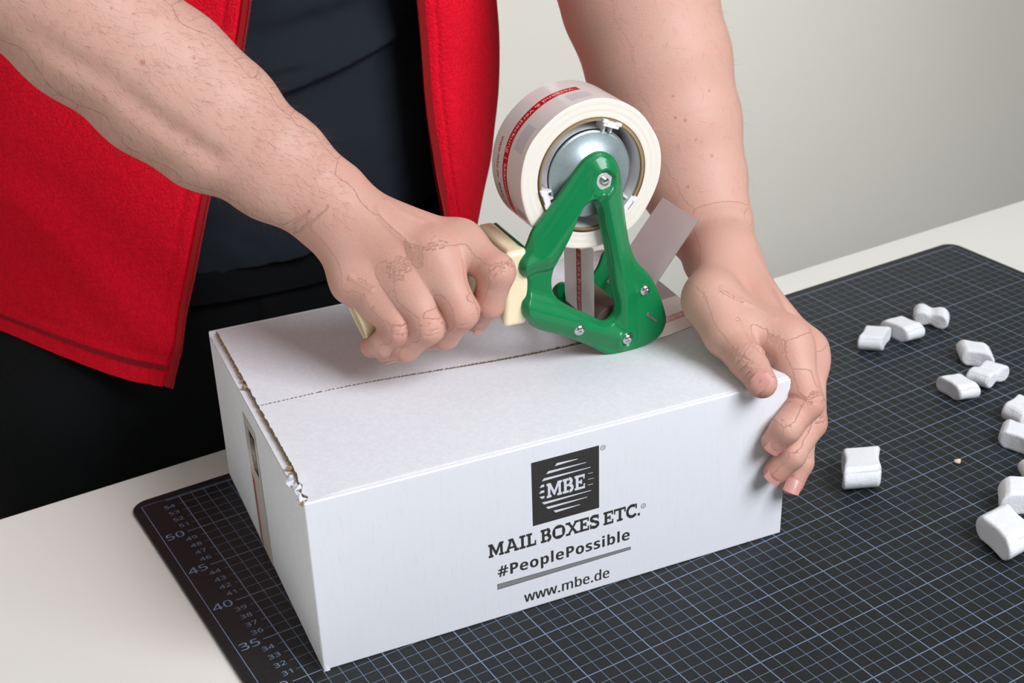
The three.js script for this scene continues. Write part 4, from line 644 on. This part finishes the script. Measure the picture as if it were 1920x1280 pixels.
  // --- trousers, belt, shoes
  const trousers = (x, y, z) => {
    const a = (x - 7) / 19.5, b = (z + 47.2) / 10.8; let d = Math.max((Math.sqrt(a * a + b * b) - 1) * 10.8, y - 17, -12 - y);
    const leg = (s) => bone(P(4.5 + s * 13.2, 47, s < 0 ? 0 : -7), P(5 + s * 15, 48, -68), 10.4, 5.6)(x, y, z);
    d = smin(d, Math.max(leg(-1), -71.5 - y), 2.5); d = smin(d, Math.max(leg(1), -71.5 - y), 2.5);
    if (z > -45 && y > -20) { d -= 0.3 * Math.exp(-(((x - 6.4 - 0.05 * (14 - y)) / 0.5) ** 2)) * smooth(13.5, 12, y) + 0.25 * (noise3(x * 0.35, y * 0.2, 2) - 0.5); d += 0.12 * Math.exp(-(((x - 5.7 - 0.05 * (14 - y)) / 0.18) ** 2)); }
    return d;
  };
  part('trousers', meshField(trousers, [-20, -73, -62], [34, 18, -33], 0.5, { slack: 1.8 }), M.trousers, person, 'black trousers');
  part('belt', meshField((x, y, z) => { const a = (x - 7) / 20, b = (z + 47.2) / 11.2, d = (Math.sqrt(a * a + b * b) - 1) * 11.2; return Math.max(Math.abs(d) - 0.25, Math.abs(y - 12.1) - 1.7) ; }, [-18, 10, -60], [30, 14.4, -34], 0.25, { slack: 1.8 }), M.trousers, person);
  for (const s of [-1, 1]) part('shoe', meshField((x, y, z) => { const q = bone(P(5 + s * 14, 52, -72), P(5 + s * 15, 36, -73), 4.2, 3.6, [1, 0, 0], 1.2)(x, y, z); return Math.max(q, -75.4 - y); }, [-18, -77, -60], [28, -64, -28], 0.5), M.shoe, person);

  // --- red fleece vest: two hanging front panels that run round to the back
  const grid = (rows) => (u, v) => spline(rows.map((row) => spline(row, u)), v);
  const leftRows = [                                                   // from the back round the side to the zip; bottom row first
    [[-4, 60, 6.5], [-14.5, 56, 7.6], [-17.6, 49, 8.6], [-14.2, 43.2, 8.5], [-10.0, 38.4, 7.3], [-5.9, 34.8, 6.0], [-2.6, 33, 5.35]],
    [[-4, 60, 15], [-14, 56, 15.5], [-17, 49, 15.6], [-13.2, 43, 15.2], [-8.4, 38.2, 14.5], [-3.6, 34.8, 13.6], [-0.1, 33, 12.75]],
    [[-4, 60, 24], [-13, 56, 24], [-16, 49, 24], [-12.0, 42.6, 23.6], [-6.6, 38, 23], [-1.4, 34.8, 22.2], [2.75, 33, 21.55]],
    [[-4, 60, 34], [-12, 56, 34], [-14, 48.5, 33.5], [-9.8, 41.8, 32.6], [-3.6, 37.4, 32], [2.2, 34.6, 31.4], [6.25, 33, 31.0]],
    [[-3, 60, 45], [-10.2, 55, 45], [-12, 48, 45], [-7, 40.6, 44], [0, 36.6, 43], [5, 34.6, 42.2], [8.7, 33.2, 41.8]],
    [[2, 55, 63], [-8, 51, 60], [-9, 47, 60], [-5, 41, 60], [0, 37.5, 59], [5, 35.4, 58], [9.5, 34.6, 57.5]]];
  const rightRows = [
    [[22.35, 33.1, 9.8], [23.4, 33.2, 9.4], [25.0, 35.4, 9.4], [26.6, 39.5, 9.4], [26.8, 44, 9.4], [24, 52, 9.4], [14, 58, 9.4]],
    [[22.25, 33.0, 15.45], [23.7, 33.2, 15.3], [26.2, 35.6, 15], [28.6, 40, 15], [28.9, 45, 15], [25.5, 53, 15], [14, 59, 15]],
    [[21.65, 33.0, 19.9], [23.6, 33.1, 19.8], [27.0, 35.8, 19.6], [30.0, 40.5, 19.5], [30.3, 46, 19.5], [26, 54, 19.5], [14, 60, 19.5]],
    [[21.1, 33.0, 26.8], [23.6, 33.0, 26.8], [27.8, 35.8, 26.6], [31.0, 41, 26.5], [31.3, 46.5, 26.5], [27, 55, 26.5], [14, 60, 26.5]],
    [[20.95, 33.0, 34.15], [23.6, 33.1, 34.2], [27.8, 36, 34.2], [30.8, 41, 34.2], [31, 47, 34.2], [27, 55, 34.2], [14, 60, 34.2]],
    [[19.5, 33.8, 46], [22.6, 34, 46], [27, 37, 46], [30, 42, 46], [30.2, 48, 46], [26, 56, 46], [14, 60, 46]],
    [[12.5, 35.5, 58], [16, 36, 58.5], [22, 38.5, 59.5], [27, 44, 60], [27, 48, 60], [24, 53, 61], [13, 55, 63]]];
  const gL = grid(leftRows), gR = grid(rightRows), zip = new THREE.Vector3();
  const seamDip = (d) => -0.16 * Math.exp(-(((d - 1.75) / 0.12) ** 2)) - 0.14 * Math.exp(-(((d - 0.55) / 0.1) ** 2)) + 0.1 * smooth(1.7, 1.3, d) * smooth(0.5, 0.8, d);
  const pL = (u, v) => {
    const [a, b, z] = gL(u, v), e = gL(1, v), d = Math.hypot(a - e[0], b - e[1], (z - e[2]) * 0.4), q = gL(u, 0), h = Math.hypot(z - q[2], b - q[1], (a - q[0]) * 0.4);
    const fold = 0.7 * Math.exp(-(((a + 9.5 - 0.75 * (18 - z)) / 2.1) ** 2)) * smooth(26, 20, z) * smooth(6, 10, z) - 0.35 * Math.exp(-(((a + 5 - 0.75 * (18 - z)) / 2.4) ** 2)) * smooth(26, 20, z) + 0.25 * (noise3(a * 0.25, z * 0.22, 3) - 0.5);
    const n = seamDip(d) - 0.13 * Math.exp(-(((h - 2.6) / 0.25) ** 2)) + fold;
    return V(a, b - n, z);
  };
  const pR = (u, v) => { const [a, b, z] = gR(u, v), e = gR(0, v), d = Math.hypot(a - e[0], b - e[1], (z - e[2]) * 0.4); const n = seamDip(d + 0.5) + 0.3 * (noise3(a * 0.3, z * 0.25, 8) - 0.5); return V(a + 0.3 * n, b - n, z); };
  const vest = part('vest_panel', sheet(pL, 150, 120, 0.0035), M.fleece, person, 'red fleece front of the vest, on the side of the hand at the handle');
  const vest2 = part('vest_panel', sheet(pR, 130, 120, 0.0035), M.fleece, person, 'narrow red fleece front of the vest beside the tape roll');
  part('vest_panel', sheet((u, v) => { const q = gR(1, clamp(v * 0.98)), w = gL(0, v); return V(lerp(w[0], q[0], 1 - u), lerp(w[1], q[1], 1 - u) + 1.5 * Math.sin(Math.PI * u), lerp(w[2], q[2], 1 - u)); }, 20, 30, 0.0035), M.fleece, person, 'back of the red vest');
  const zipper = (fn, parent) => {                                     // tape strip and teeth along an edge: fn(v, s) gives a point s cm out from the edge
    part('zip_tape', sheet((u, v) => fn(v, 0.12 + u * 0.5), 4, 120, 0.001), M.zip, parent);
    const teeth = [], n = 300; for (let i = 0; i < n; i++) { const p = fn((i + 0.5) / n, 0.66); teeth.push(box(0.0016, 0.0009, 0.0018, p.x, p.y, p.z)); }
    part('zip_teeth', mergeGeometries(teeth), M.zipTeeth, parent).userData.kind = 'stuff';
  };
  zipper((v, s) => { const p = pL(1, v), q = pL(0.985, v), d = p.clone().sub(q).normalize(); return p.addScaledVector(d, (s - 0.6) / 100).add(new THREE.Vector3(0, 0, 0.0014)); }, vest);
  zipper((v, s) => { const p = pR(0, v), q = pR(0.015, v), d = p.clone().sub(q).normalize(); return p.addScaledVector(d, (s - 0.6) / 100).add(new THREE.Vector3(0, 0, 0.0014)); }, vest2);
  const st = []; for (let i = 0; i < 150; i++) { const u = 0.36 + 0.6 * i / 150, lo = 0.052, p = pL(u, lo), q = pL(u, lo + 0.012), d = q.clone().sub(p); const g = box(0.0007, d.length() * 1.1, 0.0008); g.rotateZ(-Math.atan2(d.x, d.y)); const m = p.clone().add(q).multiplyScalar(0.5); g.translate(m.x, m.y, m.z + 0.0003); st.push(g); }
  part('hem_stitching', mergeGeometries(st), M.stitch, vest).userData.kind = 'stuff';
}

// ---------------------------------------------------------------- loose foam packing pieces
{
  const made = [0, 1, 2, 3].map((k) => {                               // four cuts of the pinched two-lobed bar
    const r = [0.86, 0.9, 0.84, 0.88][k], s = [0.8, 0.78, 0.92, 0.62][k], l = [1.2, 1.12, 1.05, 1.25][k], skew = [0.3, -0.25, 0.2, 0.3][k], k8 = [1.5, 1.6, 0.9, 1.3][k];
    return meshField((x, y, z) => {
      const zz = z - skew * x, c = smin(Math.hypot((x - s) * 0.94, y * (1 + 0.1 * k % 0.2)) - r, Math.hypot((x + s) * 0.94, y) - r * 0.97, k8), flat = Math.abs(y) - r * 0.98, w = [Math.max(smin(c, c, 0.01), flat) + 0.24, Math.abs(zz) - l + 0.24 + 0.06 * Math.cos(x * 2.2)];
      return Math.hypot(Math.max(w[0], 0), Math.max(w[1], 0)) + Math.min(Math.max(...w), 0) - 0.24 - 0.05 * (noise3(x * 1.6 + k * 9, y * 1.6, z * 1.6) - 0.5);
    }, [-2.4, -1.4, -2.2], [2.4, 1.4, 2.2], 0.1, { slack: 1.8 });
  });
  const at = (kind, a, b, yaw, label, h = 0.84, tip = 0, scale = 0.92) => {
    const o = shade(new THREE.Mesh(made[kind], M.foam)); o.name = numbered('foam_packing_piece'); o.userData = { label, category: 'packing foam', group: 'loose foam packing pieces on the cutting mat' };
    o.position.copy(V(a, b, h * scale)); o.rotation.set(tip, yaw * Math.PI / 180, 0, 'YXZ'); o.scale.setScalar(scale); scene.add(o); return o;
  };
  at(0, 59.2, 21.3, -125, 'white foam piece nearest the hand in the row of three near the far edge');
  at(1, 62.6, 21.6, -88, 'middle white foam piece in the row of three near the far edge');
  at(2, 66.7, 22.6, -42, 'pinched white foam piece at the far right end of the row of three');
  at(3, 65.2, 14.7, -30, 'rounded foam piece at the back of the heap of three, its end towards the viewer');
  at(2, 63.6, 11.2, 25, 'pinched foam piece at the right of the heap of three');
  at(1, 59.9, 10.6, -100, 'squarish foam piece at the front left of the heap of three', 0.84, 0, 0.86);
  at(0, 44.3, 3.2, -108, 'lone white foam piece lying beside the fingers on the carton', 1.0, 0, 1.2);
  at(1, 61.7, 5.0, 5, 'upper foam piece of the pair cut by the right edge, lying sideways');
  at(3, 58.6, 1.9, -50, 'lower foam piece of the pair cut by the right edge, two round lobes showing');
  at(2, 56.6, -3.2, -26, 'foam piece of which only a small tip shows at the right edge');
  at(0, 48.4, -8.2, -80, 'large foam piece at the lower right, in front of another one', 0.9, 0, 1.2);
  at(1, 53.0, -5.2, -40, 'foam piece at the lower right, half hidden behind the large one', 0.9, 0, 1.15);
  at(2, 53.6, 28.2, -80, 'foam piece almost hidden behind the wrist on the carton');
  at(3, 43.2, -20.4, 10, 'foam piece just outside the lower right corner, known by its shadow');
  const crumb = shade(new THREE.Mesh((() => { const g = new THREE.IcosahedronGeometry(0.0022, 2), p = g.attributes.position; for (let i = 0; i < p.count; i++) { const k = 0.8 + 0.5 * noise3(p.getX(i) * 900, p.getY(i) * 900, p.getZ(i) * 900); p.setXYZ(i, p.getX(i) * k * 1.3, p.getY(i) * k * 0.7, p.getZ(i) * k); } g.computeVertexNormals(); return g; })(), std({ color: 0xd9c3ab, roughness: 0.9 })));
  crumb.name = 'cardboard_crumb'; crumb.userData = { label: 'tiny beige crumb of cardboard on the cutting mat', category: 'crumb' }; crumb.position.copy(V(52.7, 1.93, 0.14)); scene.add(crumb);
  const dust = [], r = rng(41); for (let i = 0; i < 46; i++) { const g = new THREE.TetrahedronGeometry(0.00022 + 0.00035 * r() ** 3); const v = V(26 + 40 * r(), -22 + 40 * r(), 0.02); if (v.x < 0.355 && v.z < 0.01) continue; g.rotateX(r() * 3); g.rotateY(r() * 3); g.translate(v.x, v.y, v.z); dust.push(g); }
  const d = shade(new THREE.Mesh(mergeGeometries(dust), M.cardCore)); d.name = 'paper_dust'; d.userData = { label: 'scattered specks of paper dust on the dark mat', category: 'dust', kind: 'stuff' }; scene.add(d);
}
renderer.render(scene, camera);
